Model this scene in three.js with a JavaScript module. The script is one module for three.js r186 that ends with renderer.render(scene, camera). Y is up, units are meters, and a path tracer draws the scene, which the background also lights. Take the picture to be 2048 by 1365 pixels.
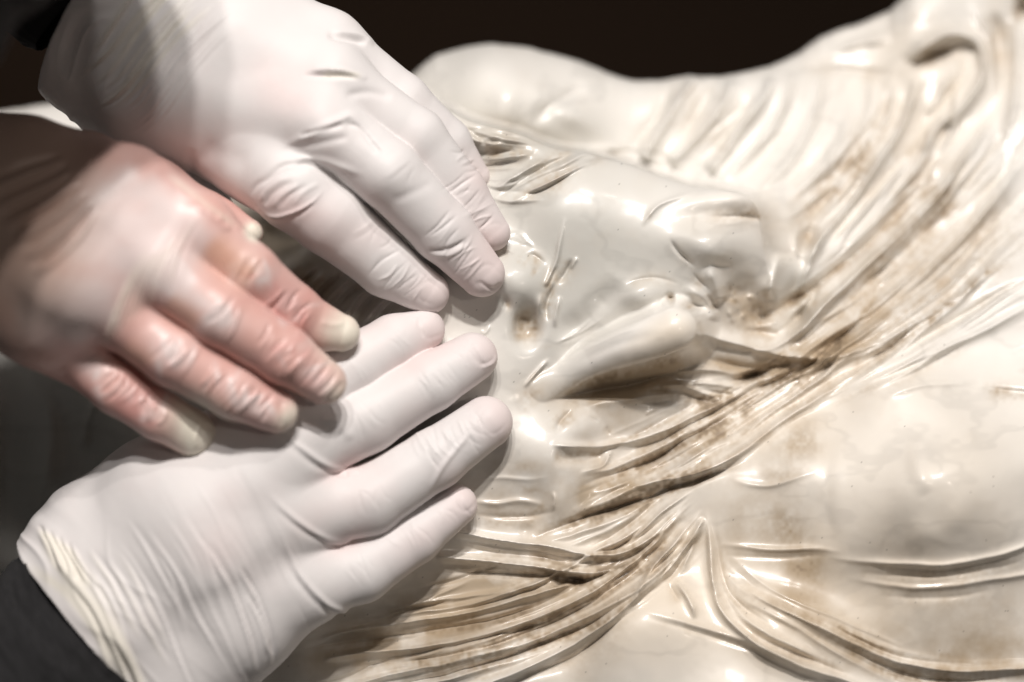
import * as THREE from 'three';

// ---------------------------------------------------------------- camera, light, exposure
const renderer = new THREE.WebGLRenderer({ antialias: true });
renderer.toneMapping = THREE.LinearToneMapping;
renderer.toneMappingExposure = 0.96;
renderer.shadowMap.enabled = true;
const scene = new THREE.Scene();
scene.background = new THREE.Color().setRGB(0.052, 0.05, 0.048);

const PITCH = 40 * Math.PI / 180, FOV = 24, S = 0.215;              // S: mm per photo pixel at the focus distance
const D = 1365 * S / 2 / Math.tan(FOV * Math.PI / 360);            // mm from the lens to the focus point
const FOCUS = new THREE.Vector3(0, 1, 0);
const RIGHT = new THREE.Vector3(1, 0, 0), UPV = new THREE.Vector3(0, Math.cos(PITCH), -Math.sin(PITCH)), BACK = new THREE.Vector3(0, Math.sin(PITCH), Math.cos(PITCH));
const TOWORLD = new THREE.Matrix4().makeBasis(RIGHT, UPV, BACK).scale(new THREE.Vector3(0.001, 0.001, 0.001)).setPosition(FOCUS);
const W3 = (x, y, z) => new THREE.Vector3(x, y, z).applyMatrix4(TOWORLD);   // mm in the sculptor's frame -> world metres
const at = (px, py, z) => { const k = (D - z) / D; return [(px - 1024) * S * k, (682.5 - py) * S * k, z]; };

const camera = new THREE.PerspectiveCamera(FOV, 1.5, 0.05, 30);
camera.position.copy(W3(0, 0, D));
camera.up.set(0, 1, 0);
camera.lookAt(FOCUS);
camera.focus = (D - 4) / 1000;
camera.userData.fStop = 2.1;

function lamp(dir, dist, intensity, color, soft, target = [0, 0, 0], angle = 0.5) {
  const l = new THREE.SpotLight(color, intensity, 0, angle, 0.6, 2), d = new THREE.Vector3(...dir).normalize().multiplyScalar(dist * 1000);
  l.position.copy(W3(d.x, d.y, d.z)); l.target.position.copy(W3(...target));
  l.castShadow = true; l.shadow.mapSize.set(2048, 2048); l.shadow.radius = soft; l.shadow.bias = -0.0005;
  scene.add(l, l.target); return l;
}
// direction in the lens's axes (x right, y up, z towards the lens), metres, candela
lamp([0.02, 0.68, 0.73], 1.7, 4.4, 0xfff9f4, 1.7);
lamp([0.14, 0.66, 0.74], 1.7, 3.4, 0xfff9f4, 1.7);
lamp([-0.10, 0.62, 0.78], 1.7, 2.4, 0xfff9f4, 1.7);
lamp([0.22, 0.78, 0.58], 1.7, 1.6, 0xfff9f4, 1.7);
lamp([0.52, 0.10, 0.85], 1.7, 0.6, 0xfff0e2, 1.4);
lamp([0.40, 0.76, 0.50], 1.6, 0.9, 0xfff8f2, 2.0, [140, 40, -60], 0.085);

// ---------------------------------------------------------------- noise and drawing helpers
function hash(x, y, z) { let h = Math.imul(x, 374761393) ^ Math.imul(y, 668265263) ^ Math.imul(z, 2147483647 ^ 1013904223); h = Math.imul(h ^ (h >>> 13), 1274126177); h ^= h >>> 16; return (h >>> 0) / 4294967295; }
function noise(x, y, z = 0) {
  const i = Math.floor(x), j = Math.floor(y), k = Math.floor(z); let u = x - i, v = y - j, w = z - k;
  u = u * u * u * (u * (u * 6 - 15) + 10); v = v * v * v * (v * (v * 6 - 15) + 10); w = w * w * w * (w * (w * 6 - 15) + 10);
  const L = (a, b, t) => a + (b - a) * t;
  return 2 * L(L(L(hash(i, j, k), hash(i + 1, j, k), u), L(hash(i, j + 1, k), hash(i + 1, j + 1, k), u), v), L(L(hash(i, j, k + 1), hash(i + 1, j, k + 1), u), L(hash(i, j + 1, k + 1), hash(i + 1, j + 1, k + 1), u), v), w) - 1;
}
function fbm(x, y, z = 0, n = 4) { let a = 0, g = 1, s = 0; for (let i = 0; i < n; i++) { a += g * noise(x, y, z + i * 7.3); s += g; g *= 0.5; x *= 2.03; y *= 2.03; z *= 2.03; } return a / s; }
function rng(seed) { let a = seed >>> 0; return () => { a = (a + 0x6D2B79F5) | 0; let t = Math.imul(a ^ (a >>> 15), 1 | a); t = (t + Math.imul(t ^ (t >>> 7), 61 | t)) ^ t; return ((t ^ (t >>> 14)) >>> 0) / 4294967296; }; }
const clamp = (x, a, b) => x < a ? a : x > b ? b : x, lerp = (a, b, t) => a + (b - a) * t;
const sst = (a, b, x) => { const t = clamp((x - a) / (b - a), 0, 1); return t * t * (3 - 2 * t); };
function curve(pts, gap = 6) {                                     // flat [x, y, x, y ...] -> points along a Catmull-Rom curve
  const P = []; for (let i = 0; i < pts.length; i += 2) P.push([pts[i], pts[i + 1]]);
  const out = [], g = (i) => P[clamp(i, 0, P.length - 1)];
  for (let i = 0; i < P.length - 1; i++) {
    const a = g(i - 1), b = g(i), c = g(i + 1), d = g(i + 2), n = Math.max(2, Math.ceil(Math.hypot(c[0] - b[0], c[1] - b[1]) / gap));
    for (let s = 0; s < n; s++) { const t = s / n, q = [0, 1].map((e) => 0.5 * (2 * b[e] + (c[e] - a[e]) * t + (2 * a[e] - 5 * b[e] + 4 * c[e] - d[e]) * t * t + (3 * b[e] - a[e] - 3 * c[e] + d[e]) * t * t * t)); out.push(q); }
  }
  out.push(P[P.length - 1]); return out;
}
class Layer {                                                      // a sheet of numbers that strokes and dabs are added to
  constructor(x0, y0, x1, y1, step, wob = 0, seed = 0) {
    this.x0 = x0; this.y0 = y0; this.step = step; this.w = Math.ceil((x1 - x0) / step) + 1; this.h = Math.ceil((y1 - y0) / step) + 1;
    const n = this.w * this.h; this.v = new Float32Array(n); this.best = new Float32Array(n).fill(1e9); this.side = new Float32Array(n); this.along = new Float32Array(n);
    if (wob) { this.wx = new Float32Array(n); this.wy = new Float32Array(n); for (let j = 0, i = 0; j < this.h; j++) for (let k = 0; k < this.w; k++, i++) { const x = (x0 + k * step) / 100, y = (y0 + j * step) / 100; this.wx[i] = wob * fbm(x, y, seed, 3); this.wy[i] = wob * fbm(x, y, seed + 50, 3); } }
  }
  near(pts, R, fn) {                                                // fn(index, signed distance, 0..1 along): every cell within R of the curve
    const C = curve(pts, Math.max(this.step * 2, 5)), { w, h, step, x0, y0, best, side, along, wx, wy } = this, hit = [];
    for (let s = 0; s < C.length - 1; s++) {
      const [ax, ay] = C[s], [bx, by] = C[s + 1], dx = bx - ax, dy = by - ay, L2 = dx * dx + dy * dy || 1e-6, L = Math.sqrt(L2), m = R + (wx ? 8 : 0);
      const k0 = Math.max(0, Math.floor((Math.min(ax, bx) - m - x0) / step)), k1 = Math.min(w - 1, Math.ceil((Math.max(ax, bx) + m - x0) / step));
      const j0 = Math.max(0, Math.floor((Math.min(ay, by) - m - y0) / step)), j1 = Math.min(h - 1, Math.ceil((Math.max(ay, by) + m - y0) / step));
      for (let j = j0; j <= j1; j++) for (let k = k0; k <= k1; k++) {
        const i = j * w + k, x = x0 + k * step + (wx ? wx[i] : 0) - ax, y = y0 + j * step + (wy ? wy[i] : 0) - ay, t = clamp((x * dx + y * dy) / L2, 0, 1), ex = x - t * dx, ey = y - t * dy, e = ex * ex + ey * ey;
        if (e < R * R && e < best[i]) { if (best[i] > 1e8) hit.push(i); best[i] = e; side[i] = (dx * y - dy * x) / L >= 0 ? 1 : -1; along[i] = (s + t) / (C.length - 1); }
      }
    }
    for (const i of hit) { const e = Math.sqrt(best[i]); best[i] = 1e9; fn(i, e * side[i], along[i]); }
  }
  // a ridge (amount > 0) or a groove; wa: width on the left of the stroke's direction (above it, going right), wb: on the right
  line(pts, amount, wa, wb = wa, t0 = 0.25, t1 = t0, kind = 'soft') {
    this.near(pts, Math.max(wa, wb) * (kind === 'soft' ? 2.4 : kind === 'crest' ? 3 : 1.05), (i, d, t) => {
      const e = (t0 ? sst(0, t0, t) : 1) * (t1 ? sst(0, t1, 1 - t) : 1), q = Math.abs(d) / (d < 0 ? wa : wb);
      let f = kind === 'soft' ? Math.exp(-q * q) : kind === 'pipe' ? Math.sqrt(Math.max(0, 1 - q * q)) : 0;
      if (kind === 'crest') f = Math.max(0, Math.exp(-1.9 * (Math.sqrt(q * q + 0.05) - 0.2236)) - 0.004);   // sharp on top, spreading below, as cloth folds are
      this.v[i] += amount * e * f;
    });
    return this;
  }
  dab(x, y, rx, ry, deg, amount, p = 1) {
    const { w, h, step, x0, y0, v, wx, wy } = this, m = 2.4 * Math.max(rx, ry), c = Math.cos(deg * Math.PI / 180), s = Math.sin(deg * Math.PI / 180);
    for (let j = Math.max(0, Math.floor((y - m - y0) / step)); j <= Math.min(h - 1, (y + m - y0) / step); j++) for (let k = Math.max(0, Math.floor((x - m - x0) / step)); k <= Math.min(w - 1, (x + m - x0) / step); k++) {
      const i = j * w + k, X = x0 + k * step + (wx ? wx[i] : 0) - x, Y = y0 + j * step + (wy ? wy[i] : 0) - y, a = (X * c + Y * s) / rx, b = (-X * s + Y * c) / ry, q = a * a + b * b;
      if (q < 5.7) v[i] += amount * Math.exp(-(p === 1 ? q : q ** p));
    }
    return this;
  }
  // a round form raised out of the surface: pts along its axis, radius and axis height (mm) from start to end
  bulge(pts, r0, r1, z0, z1, soft = 3) {
    this.near(pts, Math.max(r0, r1) * 1.9, (i, d, t) => {
      const g = t * t * (3 - 2 * t), r = lerp(r0, r1, g), q = Math.abs(d) / r, f = lerp(z0, z1, g) + S * r * (q < 1 ? Math.sqrt(1 - q * q) : -(q - 1) * 4), v = this.v[i], e = Math.max(soft - Math.abs(f - v), 0) / soft;
      this.v[i] = Math.max(f, v) + e * e * soft * 0.25;
    });
    return this;
  }
  get(px, py) {
    const x = clamp((px - this.x0) / this.step, 0, this.w - 1.001), y = clamp((py - this.y0) / this.step, 0, this.h - 1.001), i = x | 0, j = y | 0, u = x - i, t = y - j, o = j * this.w + i, v = this.v;
    return lerp(lerp(v[o], v[o + 1], u), lerp(v[o + this.w], v[o + this.w + 1], u), t);
  }
}
function geometry(pos, idx, nor, col) {
  const g = new THREE.BufferGeometry();
  g.setAttribute('position', new THREE.BufferAttribute(pos, 3)); g.setIndex(new THREE.BufferAttribute(idx, 1));
  if (nor) g.setAttribute('normal', new THREE.BufferAttribute(nor, 3)); else g.computeVertexNormals();
  if (col) g.setAttribute('color', new THREE.BufferAttribute(col, 3));
  return g;
}
const used = {};
function named(n) { const k = used[n] = (used[n] ?? -1) + 1; return k ? `${n}_${String(k).padStart(3, '0')}` : n; }
function thing(name, label, category, base, group) {
  const o = new THREE.Group(); o.name = named(name); o.position.copy(base); o.userData = { label, category }; if (group) o.userData.group = group; scene.add(o); return o;
}
function part(name, g, m, parent, label) {                          // geometry is in world metres; the parent's place is taken off
  let p = parent, off = new THREE.Vector3(); while (p && p !== scene) { off.add(p.position); p = p.parent; }
  g.translate(-off.x, -off.y, -off.z);
  const o = new THREE.Mesh(g, m); o.name = name; o.castShadow = o.receiveShadow = true; if (label) o.userData.label = label; parent.add(o); return o;
}

// ---------------------------------------------------------------- materials
const marbleMat = new THREE.MeshPhysicalMaterial({ color: 0xffffff, vertexColors: true, roughness: 0.45, clearcoat: 0.5, clearcoatRoughness: 0.17, ior: 1.5 });
const gloveMat = new THREE.MeshPhysicalMaterial({ color: 0xffffff, vertexColors: true, roughness: 0.52, sheen: 0.25, sheenRoughness: 0.5, sheenColor: new THREE.Color(0.9, 0.85, 0.86), specularIntensity: 0.6 });
const thinGloveMat = new THREE.MeshPhysicalMaterial({ color: 0xffffff, vertexColors: true, roughness: 0.55, clearcoat: 0.35, clearcoatRoughness: 0.32 });
const clothMat = new THREE.MeshStandardMaterial({ color: new THREE.Color().setRGB(1, 1, 1), vertexColors: true, roughness: 0.95 });

// ---------------------------------------------------------------- the room behind
{
  const m = new THREE.MeshStandardMaterial({ color: new THREE.Color().setRGB(0.17, 0.105, 0.068), roughness: 0.9 });
  const w = new THREE.Mesh(new THREE.BoxGeometry(5, 4, 0.1), m); w.position.set(0, 0.4, -1.6); w.name = 'wall'; w.userData.kind = 'structure'; w.receiveShadow = w.castShadow = true; scene.add(w);
}

// ---------------------------------------------------------------- the marble figure
function statue() {
  const X0 = -170, Y0 = -150, X1 = 2220, Y1 = 1520, ST = 2.4;
  const Hm = new Layer(X0, Y0, X1, Y1, ST, 4, 3), Dirt = new Layer(X0, Y0, X1, Y1, 4, 14, 9), Warm = new Layer(X0, Y0, X1, Y1, 8, 10, 5), Tone = new Layer(X0, Y0, X1, Y1, 8, 12, 15);
  // the upper outline against the dark room
  const silPts = [[-200, 240], [0, 222], [90, 210], [170, 192], [400, 150], [700, 150], [815, 158], [840, 135], [870, 110], [930, 93], [985, 87], [1060, 95], [1160, 122], [1215, 147], [1260, 160], [1320, 160], [1380, 150], [1402, 153], [1470, 149], [1540, 133], [1600, 106], [1640, 73], [1700, 52], [1780, 22], [1803, 0], [1830, -35], [1900, -80], [2240, -140]];
  const sil = (x) => { for (let i = 1; i < silPts.length; i++) if (x < silPts[i][0] || i === silPts.length - 1) { const [a, b] = silPts[i - 1], [c, d] = silPts[i]; const t = clamp((x - a) / (c - a), 0, 1); return lerp(b, d, t) + 3 * fbm(x / 40, 2); } };
  const field = (P, c, p) => (x, y) => { let a = 0, b = 0; for (const [u, v, z] of P) { const w = 1 / ((x - u) ** 2 + (y - v) ** 2 + c * c) ** p; a += w * z; b += w; } return a / b; };
  const far = field([[850, 150, -112], [1000, 180, -100], [1000, 260, -106], [1130, 210, -100], [1300, 220, -106], [1300, 320, -100], [1500, 250, -98], [1700, 100, -125], [2000, 50, -125], [1900, 200, -105], [1900, 400, -80], [2150, 300, -85], [1620, 400, -82], [1700, 550, -58], [1600, 600, -50], [1560, 520, -42], [1560, 700, -30], [2040, 650, -34], [1750, 700, -28], [2150, 800, -10]], 90, 2);
  const near = field([[1150, 430, 0], [1000, 400, -6], [1330, 450, 0], [1420, 500, 0], [1500, 520, -16], [1560, 560, -36], [1580, 650, -36], [1000, 650, 0], [900, 620, -3], [1230, 600, -2], [960, 720, 2], [1100, 900, 4], [1190, 810, -14], [1240, 850, -15], [1320, 900, -18], [1400, 800, -22], [1500, 760, -26], [1640, 700, -28], [1730, 650, -36], [700, 650, -22], [600, 560, -32], [450, 420, -130], [540, 450, -110], [740, 300, -40], [880, 320, -20], [960, 290, -22], [300, 800, -60], [100, 900, -105], [100, 230, -120], [0, 600, -120], [30, 1050, -120], [400, 1000, -45], [700, 1050, -14], [900, 950, 2], [900, 1180, -4], [700, 1290, -8], [450, 1350, -25], [1100, 1200, 4], [1250, 1050, -2], [1400, 950, 2], [1500, 1000, 4], [1000, 1350, 14], [1300, 1300, 22], [1600, 1300, 24], [1600, 1000, 8], [1880, 1000, 14], [1880, 1120, 15], [1740, 1120, 11], [2020, 1100, 12], [1880, 1250, 20], [2150, 1000, 0], [2150, 1300, 16], [1800, 820, -8], [2000, 750, -20], [1500, 1500, 36], [700, 1500, 10]], 70, 2);
  const rim = [560, 60, 700, 120, 830, 185, 900, 214, 945, 236, 1040, 262, 1110, 289, 1180, 301, 1260, 322, 1335, 350, 1400, 368, 1470, 377, 1520, 402, 1543, 450, 1560, 520, 1620, 600, 1720, 640, 1850, 690, 2000, 760, 2300, 860];
  const rimD = new Layer(X0, Y0, X1, Y1, ST); rimD.v.fill(999);
  rimD.near(rim, 420, (i, d) => { rimD.v[i] = d; });
  { // beyond the reach of the curve: above or below it
    const C = curve(rim, 10); const yAt = (x) => { for (let i = 1; i < C.length; i++) if (x < C[i][0]) return C[i][1]; return 900; };
    for (let j = 0; j < rimD.h; j++) for (let k = 0; k < rimD.w; k++) { const i = j * rimD.w + k; if (rimD.v[i] === 999) rimD.v[i] = (Y0 + j * ST) > yAt(X0 + k * ST) ? 420 : -420; }
  }
  const H = Hm, { w, h } = H;
  const headMask = new Float32Array(w * h);
  for (let j = 0, i = 0; j < h; j++) for (let k = 0; k < w; k++, i++) {
    const x = X0 + k * ST, y = Y0 + j * ST, d = rimD.v[i];
    const soft = lerp(5, 130, sst(1490, 1640, x)), m = sst(-soft, soft, d - (soft > 8 ? 0 : 0));
    const zf = m < 1 ? far(x, y) : 0, zn = m > 0 ? near(x, y) : 0;
    const R = 150, limb = d < R && d > -10 ? (1 - Math.sqrt(Math.max(0, 1 - (1 - Math.max(d, 0) / R) ** 2))) * 26 * (1 - sst(1380, 1560, x)) : 0;
    H.v[i] = lerp(zf, zn - limb, m); headMask[i] = m;
  }
  // ---- strokes: fold(points, height mm, width above, width below, start taper, end taper)
  const fold = (p, a, wa, wb, t0 = 0.35, t1 = t0) => H.line(p, a * 0.95, wa, wb, t0, t1, 'crest'), tube = (p, a, wd, t0, t1) => H.line(p, a, wd, wd, t0, t1, 'pipe');
  const cut = (p, depth, wd, dirt = 0.6, wb = wd) => { H.line(p, -depth * 0.8, wd * 0.85, wb * 0.85, 0.4, 0.4, 'crest'); if (dirt) Dirt.line(p, dirt * 0.75, wd * 1.8 + 4, wb * 1.8 + 4, 0.3); };
  // lesser folds that run along with a main one
  const run = (p, n, spread, amp, wd, seed, dirt = 0.12) => {
    const q = rng(seed), L = p.length; for (let i = 0; i < n; i++) {
      const o = (q() - 0.5) * 2 * spread, tw = (q() - 0.5) * spread * 0.7, from = q() < 0.5 ? 0 : 2 * Math.floor(q() * (L / 2 - 2)), to = q() < 0.5 ? L : Math.max(from + 6, L - 2 * Math.floor(q() * 3)), c = [];
      for (let k = from; k < Math.min(to, L); k += 2) { const a = Math.max(0, k - 2), b = Math.min(L - 2, k + 2), dx = p[b] - p[a], dy = p[b + 1] - p[a + 1], l = Math.hypot(dx, dy) || 1, s = o + tw * (k / L - 0.5) * 2; c.push(p[k] - dy / l * s, p[k + 1] + dx / l * s); }
      if (c.length >= 4) { const a = amp * (0.4 + 0.9 * q()) * (q() < 0.6 ? 1 : -1), w = wd * (0.6 + 0.8 * q()); H.line(c, a, w, w * (0.7 + 0.6 * q()), 0.4, 0.4, 'crest'); if (a < 0 && dirt) Dirt.line(c, dirt * 2.2, w * 1.2, w * 1.2, 0.3); }
    }
  };
  // face: nose, its root and the hollow under it
  H.line([1120, 722, 1190, 672, 1260, 636, 1320, 612], -3, 26, 16, 0.4, 0.4);
  H.bulge([1085, 778, 1125, 758, 1180, 724, 1262, 692, 1350, 659], 27, 46, -11, 8, 9); H.line([1150, 712, 1230, 672, 1310, 642], 1.0, 8, 8, 0.4, 0.4, 'crest'); H.line([1140, 732, 1230, 694, 1320, 660], -0.6, 9, 9, 0.4, 0.4);
  fold([1046, 778, 1072, 748, 1100, 716], 2.4, 5, 6); fold([1060, 770, 1080, 745, 1098, 728], -1.6, 4, 4); Dirt.dab(1072, 748, 16, 6, -48, 0.7); Dirt.dab(1072, 790, 30, 16, -30, 0.5); Dirt.dab(1050, 812, 16, 22, 30, 0.4);
  Dirt.line([1120, 796, 1174, 768, 1262, 742, 1345, 712, 1380, 700], 0.6, 14, 8, 0.25); Dirt.dab(1345, 722, 26, 10, -20, 0.8); Tone.line([1110, 810, 1180, 790, 1260, 772, 1330, 750, 1420, 732], 0.75, 24, 22, 0.25);
  // wing of the nose and the two nostrils
  H.dab(1288, 590, 40, 27, -10, 5.5, 1.3); cut([1246, 578, 1268, 563, 1309, 557, 1360, 569], 1.3, 5, 0.4); cut([1328, 618, 1320, 604, 1336, 586], 1.2, 6, 0);
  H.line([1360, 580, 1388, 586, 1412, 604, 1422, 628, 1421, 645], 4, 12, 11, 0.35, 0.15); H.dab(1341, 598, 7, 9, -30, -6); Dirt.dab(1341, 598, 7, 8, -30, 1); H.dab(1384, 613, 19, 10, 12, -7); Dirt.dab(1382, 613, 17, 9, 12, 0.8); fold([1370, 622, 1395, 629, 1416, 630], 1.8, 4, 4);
  Dirt.line([1398, 640, 1403, 662, 1397, 690], 0.35, 5, 7);
  fold([1397, 662, 1429, 680, 1473, 692, 1561, 711, 1660, 716, 1740, 690], 6, 22, 9, 0.15, 0.3); cut([1380, 706, 1422, 722, 1492, 736, 1560, 732, 1640, 712], 6, 15, 0.8); Tone.line([1370, 716, 1422, 726, 1500, 738, 1580, 734], 0.7, 16, 18, 0.3);
  // lips and chin under the veil
  H.dab(1432, 490, 74, 40, 10, 8, 1.3); cut([1340, 476, 1346, 490, 1358, 506, 1376, 522, 1394, 538], 2.4, 6, 0.5); cut([1386, 545, 1396, 560, 1416, 578], 1.8, 5, 0.6); cut([1414, 590, 1422, 606, 1434, 626], 4, 7, 0.9); cut([1420, 530, 1442, 535, 1468, 535], 1.8, 6, 0.35);
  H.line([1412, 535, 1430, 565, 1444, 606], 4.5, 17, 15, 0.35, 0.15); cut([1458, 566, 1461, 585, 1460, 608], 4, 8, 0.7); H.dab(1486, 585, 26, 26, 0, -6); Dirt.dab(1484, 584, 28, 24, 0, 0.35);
  H.line([1330, 432, 1365, 408, 1405, 396, 1452, 392, 1496, 400, 1522, 430], 6, 26, 24, 0.45, 0.35); cut([1405, 432, 1445, 433, 1482, 433, 1517, 438, 1536, 456], 2.2, 8, 0.5); Dirt.dab(1512, 438, 30, 7, 10, 0.5); fold([1284, 454, 1297, 434, 1321, 411, 1356, 396, 1390, 384], 2.2, 8, 6); Dirt.dab(1295, 440, 5, 14, 30, 0.5); fold([1400, 445, 1440, 447, 1490, 446], 1.4, 8, 8);
  // the small lobes below the chin
   fold([1560, 505, 1552, 545, 1535, 600], 9, 20, 20, 0.3); 
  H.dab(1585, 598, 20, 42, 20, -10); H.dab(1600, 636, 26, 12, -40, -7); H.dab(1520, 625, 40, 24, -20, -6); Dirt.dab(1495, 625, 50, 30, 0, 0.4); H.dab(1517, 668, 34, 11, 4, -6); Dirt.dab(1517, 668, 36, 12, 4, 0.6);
  const r = rng(11); for (let i = 0; i < 34; i++) { const x = 1450 + r() * 120, y = 590 + r() * 70; H.dab(x, y, 4 + r() * 9, 4 + r() * 7, r() * 90, (r() - 0.55) * 4); Dirt.dab(x, y, 5, 5, 0, 0.3 * r()); }
  H.dab(1617, 474, 13, 22, 20, -12); Dirt.dab(1617, 474, 16, 26, 20, 0.8); fold([1600, 440, 1590, 480, 1600, 520], 4, 10, 10); fold([1650, 450, 1640, 490, 1610, 530], 5, 12, 10);
  // upper eye, brow and the thin raised folds on the cheek
  fold([1129, 432, 1118, 487, 1108, 531, 1090, 574], 2.6, 7, 6, 0.45, 0.1); cut([1112, 532, 1102, 556, 1095, 578], 2.6, 5, 0.7); cut([1144, 516, 1130, 546, 1111, 570], 3, 9, 0.55); cut([1110, 564, 1095, 604, 1094, 628, 1098, 644], 4, 7, 0.9); fold([1120, 590, 1113, 625, 1110, 656], 2.2, 6, 6); fold([1156, 512, 1146, 528, 1140, 540], 1.4, 4, 4);
  H.dab(1036, 556, 56, 46, 30, 7, 1.3); H.dab(996, 480, 40, 22, -10, 2); for (let i = 0; i < 5; i++) fold([1010 + i * 7, 476 + i * 3, 1030 + i * 6, 466 + i * 5, 1052 + i * 4, 470 + i * 6], 0.6, 3, 3);
  cut([1046, 513, 1064, 511, 1080, 520, 1090, 530], 2.2, 6, 0.8); cut([1036, 518, 1045, 524, 1056, 531], 0.9, 3, 0.7); cut([1064, 536, 1076, 544], 0.8, 3, 0.7); cut([996, 502, 1012, 507, 1028, 510], 2.4, 5, 0.9); H.dab(1010, 606, 9, 14, -30, -2); Dirt.dab(1010, 606, 8, 13, -30, 0.6);
  H.dab(1055, 652, 27, 38, 8, -9, 1.4); Dirt.dab(1054, 648, 24, 32, 8, 0.85, 1.5); cut([1036, 622, 1032, 655, 1038, 684], 2, 6, 0.5); fold([1085, 585, 1076, 620, 1072, 660], 2.6, 12, 10);
  H.line([1100, 668, 1160, 648, 1212, 598, 1240, 560], -4, 26, 20, 0.35); fold([1108, 688, 1146, 670, 1186, 636], 1.0, 5, 4); fold([1116, 684, 1160, 668, 1210, 634], 0.8, 4, 4); cut([1104, 690, 1148, 676, 1200, 650], 0.8, 4, 0.15); Dirt.dab(1085, 690, 24, 6, 0, 0.25); fold([958, 662, 968, 668, 980, 650], 1.0, 3, 3);
  // veil creases at the far side of the head
  cut([988, 408, 1020, 380, 1060, 352, 1110, 322, 1160, 310], 3.2, 7, 0.45); cut([1020, 395, 1080, 382, 1140, 350, 1180, 326], 3.6, 6, 0.55); cut([1050, 358, 1100, 330, 1150, 304], 2.4, 6, 0.35); cut([1160, 335, 1210, 308, 1290, 305, 1350, 322], 2.6, 8, 0.3);
  fold([985, 385, 1040, 348, 1100, 312], 4, 10, 9); fold([1010, 412, 1090, 370, 1170, 330, 1240, 312], 2.5, 10, 8); fold([1100, 345, 1180, 305, 1260, 300], 3.5, 9, 9);
  cut([900, 230, 940, 262, 985, 300, 1050, 312, 1080, 300], 2.4, 8, 0.3); cut([940, 262, 990, 270, 1060, 285, 1100, 292], 2, 7, 0.25); cut([960, 300, 1010, 302, 1050, 318], 1.6, 5, 0.5); cut([955, 345, 985, 330, 1040, 325], 3, 7, 0.3); fold([900, 240, 960, 285, 1030, 296], 4, 10, 9); fold([950, 320, 1010, 318, 1070, 306], 4, 9, 9);
  for (let i = 0; i < 10; i++) { const y = 250 + i * 16, x = 895 + i * 9; fold([x, y, x + 40, y + 6 + r() * 14, x + 90 + r() * 30, y + r() * 10], 1.5 * (r() < 0.5 ? -0.6 : 1), 5 + r() * 4, 5); }
  // lower eye and the temple
  cut([1112, 815, 1122, 796, 1176, 784, 1211, 776, 1260, 770, 1317, 753, 1370, 738], 9, 15, 0.9, 18); H.dab(1165, 848, 38, 32, 0, 6, 1.3); cut([1114, 866, 1122, 844, 1148, 820], 4, 8, 0.9); fold([1150, 822, 1200, 804, 1250, 800, 1310, 792], 2.6, 8, 22); cut([1178, 829, 1188, 837, 1202, 844], 1.2, 4, 0.6); cut([1217, 850, 1216, 862, 1224, 872], 1.4, 4, 0.4); fold([1290, 830, 1304, 822, 1318, 818], 1.2, 4, 4);
  fold([1100, 888, 1176, 893, 1232, 889, 1316, 868, 1387, 834, 1450, 806, 1530, 766], 4.5, 9, 9, 0.12); H.dab(1110, 930, 110, 80, 20, 4); H.line([1105, 912, 1160, 918, 1216, 912], -3, 15, 12, 0.3, 0.25); Dirt.line([1104, 908, 1160, 912, 1216, 912], 0.8, 14, 14, 0.12); cut([1240, 904, 1316, 886, 1369, 856, 1440, 822], 4, 8, 0.7); fold([1228, 896, 1218, 915, 1205, 932, 1160, 946], 3, 5, 5); fold([1150, 952, 1211, 940, 1264, 922, 1330, 892, 1400, 852], 3.4, 7, 9);
  cut([1146, 984, 1197, 958, 1264, 937, 1316, 919, 1369, 881, 1440, 848, 1528, 798], 5.5, 9, 0.75); Tone.line([1140, 1005, 1220, 985, 1300, 970], 0.8, 20, 22, 0.3); fold([1180, 990, 1250, 968, 1300, 950, 1340, 925], 2.4, 8, 8); cut([1262, 972, 1274, 950, 1290, 935], 1.6, 7, 0.3); cut([1200, 1000, 1240, 980, 1290, 976], 2.4, 6, 0.6);
  cut([1299, 774, 1352, 784, 1404, 802, 1445, 808], 3.4, 7, 0.7); fold([1310, 765, 1360, 772, 1410, 788, 1450, 798], 2.2, 6, 6); cut([1397, 782, 1440, 788, 1480, 791], 2.4, 5, 0.6); fold([1340, 748, 1422, 742, 1485, 753], 3, 8, 7); fold([1380, 768, 1430, 770, 1490, 775], 2, 6, 6); H.dab(1350, 722, 26, 12, -20, 2);
  fold([940, 962, 1000, 956, 1060, 960, 1105, 952], 0.8, 4, 7, 0.45); Dirt.dab(1070, 978, 34, 7, 8, 0.7); Dirt.dab(1050, 935, 46, 12, -10, 0.35); fold([940, 1002, 990, 1008, 1040, 1003, 1095, 1012], 1.6, 7, 10, 0.3); cut([940, 1028, 990, 1034, 1060, 1034, 1120, 1024], 1.8, 9, 0.9); H.dab(1122, 1010, 26, 44, 14, 4); fold([1108, 985, 1110, 1005, 1106, 1025], 1.4, 4, 4); Dirt.dab(1090, 1012, 16, 8, -60, 0.6); H.dab(1052, 1062, 12, 9, 0, -1.5);
  // the long groove and the veil's bright band beside it
  cut([1058, 1086, 1105, 1062, 1176, 1034, 1246, 1013, 1299, 999, 1338, 981, 1387, 964, 1457, 939, 1500, 915], 10, 9, 1.1, 8); fold([1130, 1030, 1200, 1010, 1274, 976, 1352, 958, 1422, 937, 1492, 897, 1559, 848, 1640, 795, 1727, 738, 1790, 690], 6, 15, 10, 0.25, 0.25); fold([1420, 905, 1490, 868, 1560, 815, 1640, 760, 1700, 705], 4, 12, 10); cut([1380, 905, 1440, 880, 1520, 832, 1600, 780, 1680, 715], 4, 8, 0.6); fold([1070, 1092, 1130, 1075, 1200, 1052, 1260, 1030], 2.6, 6, 10);
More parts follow.
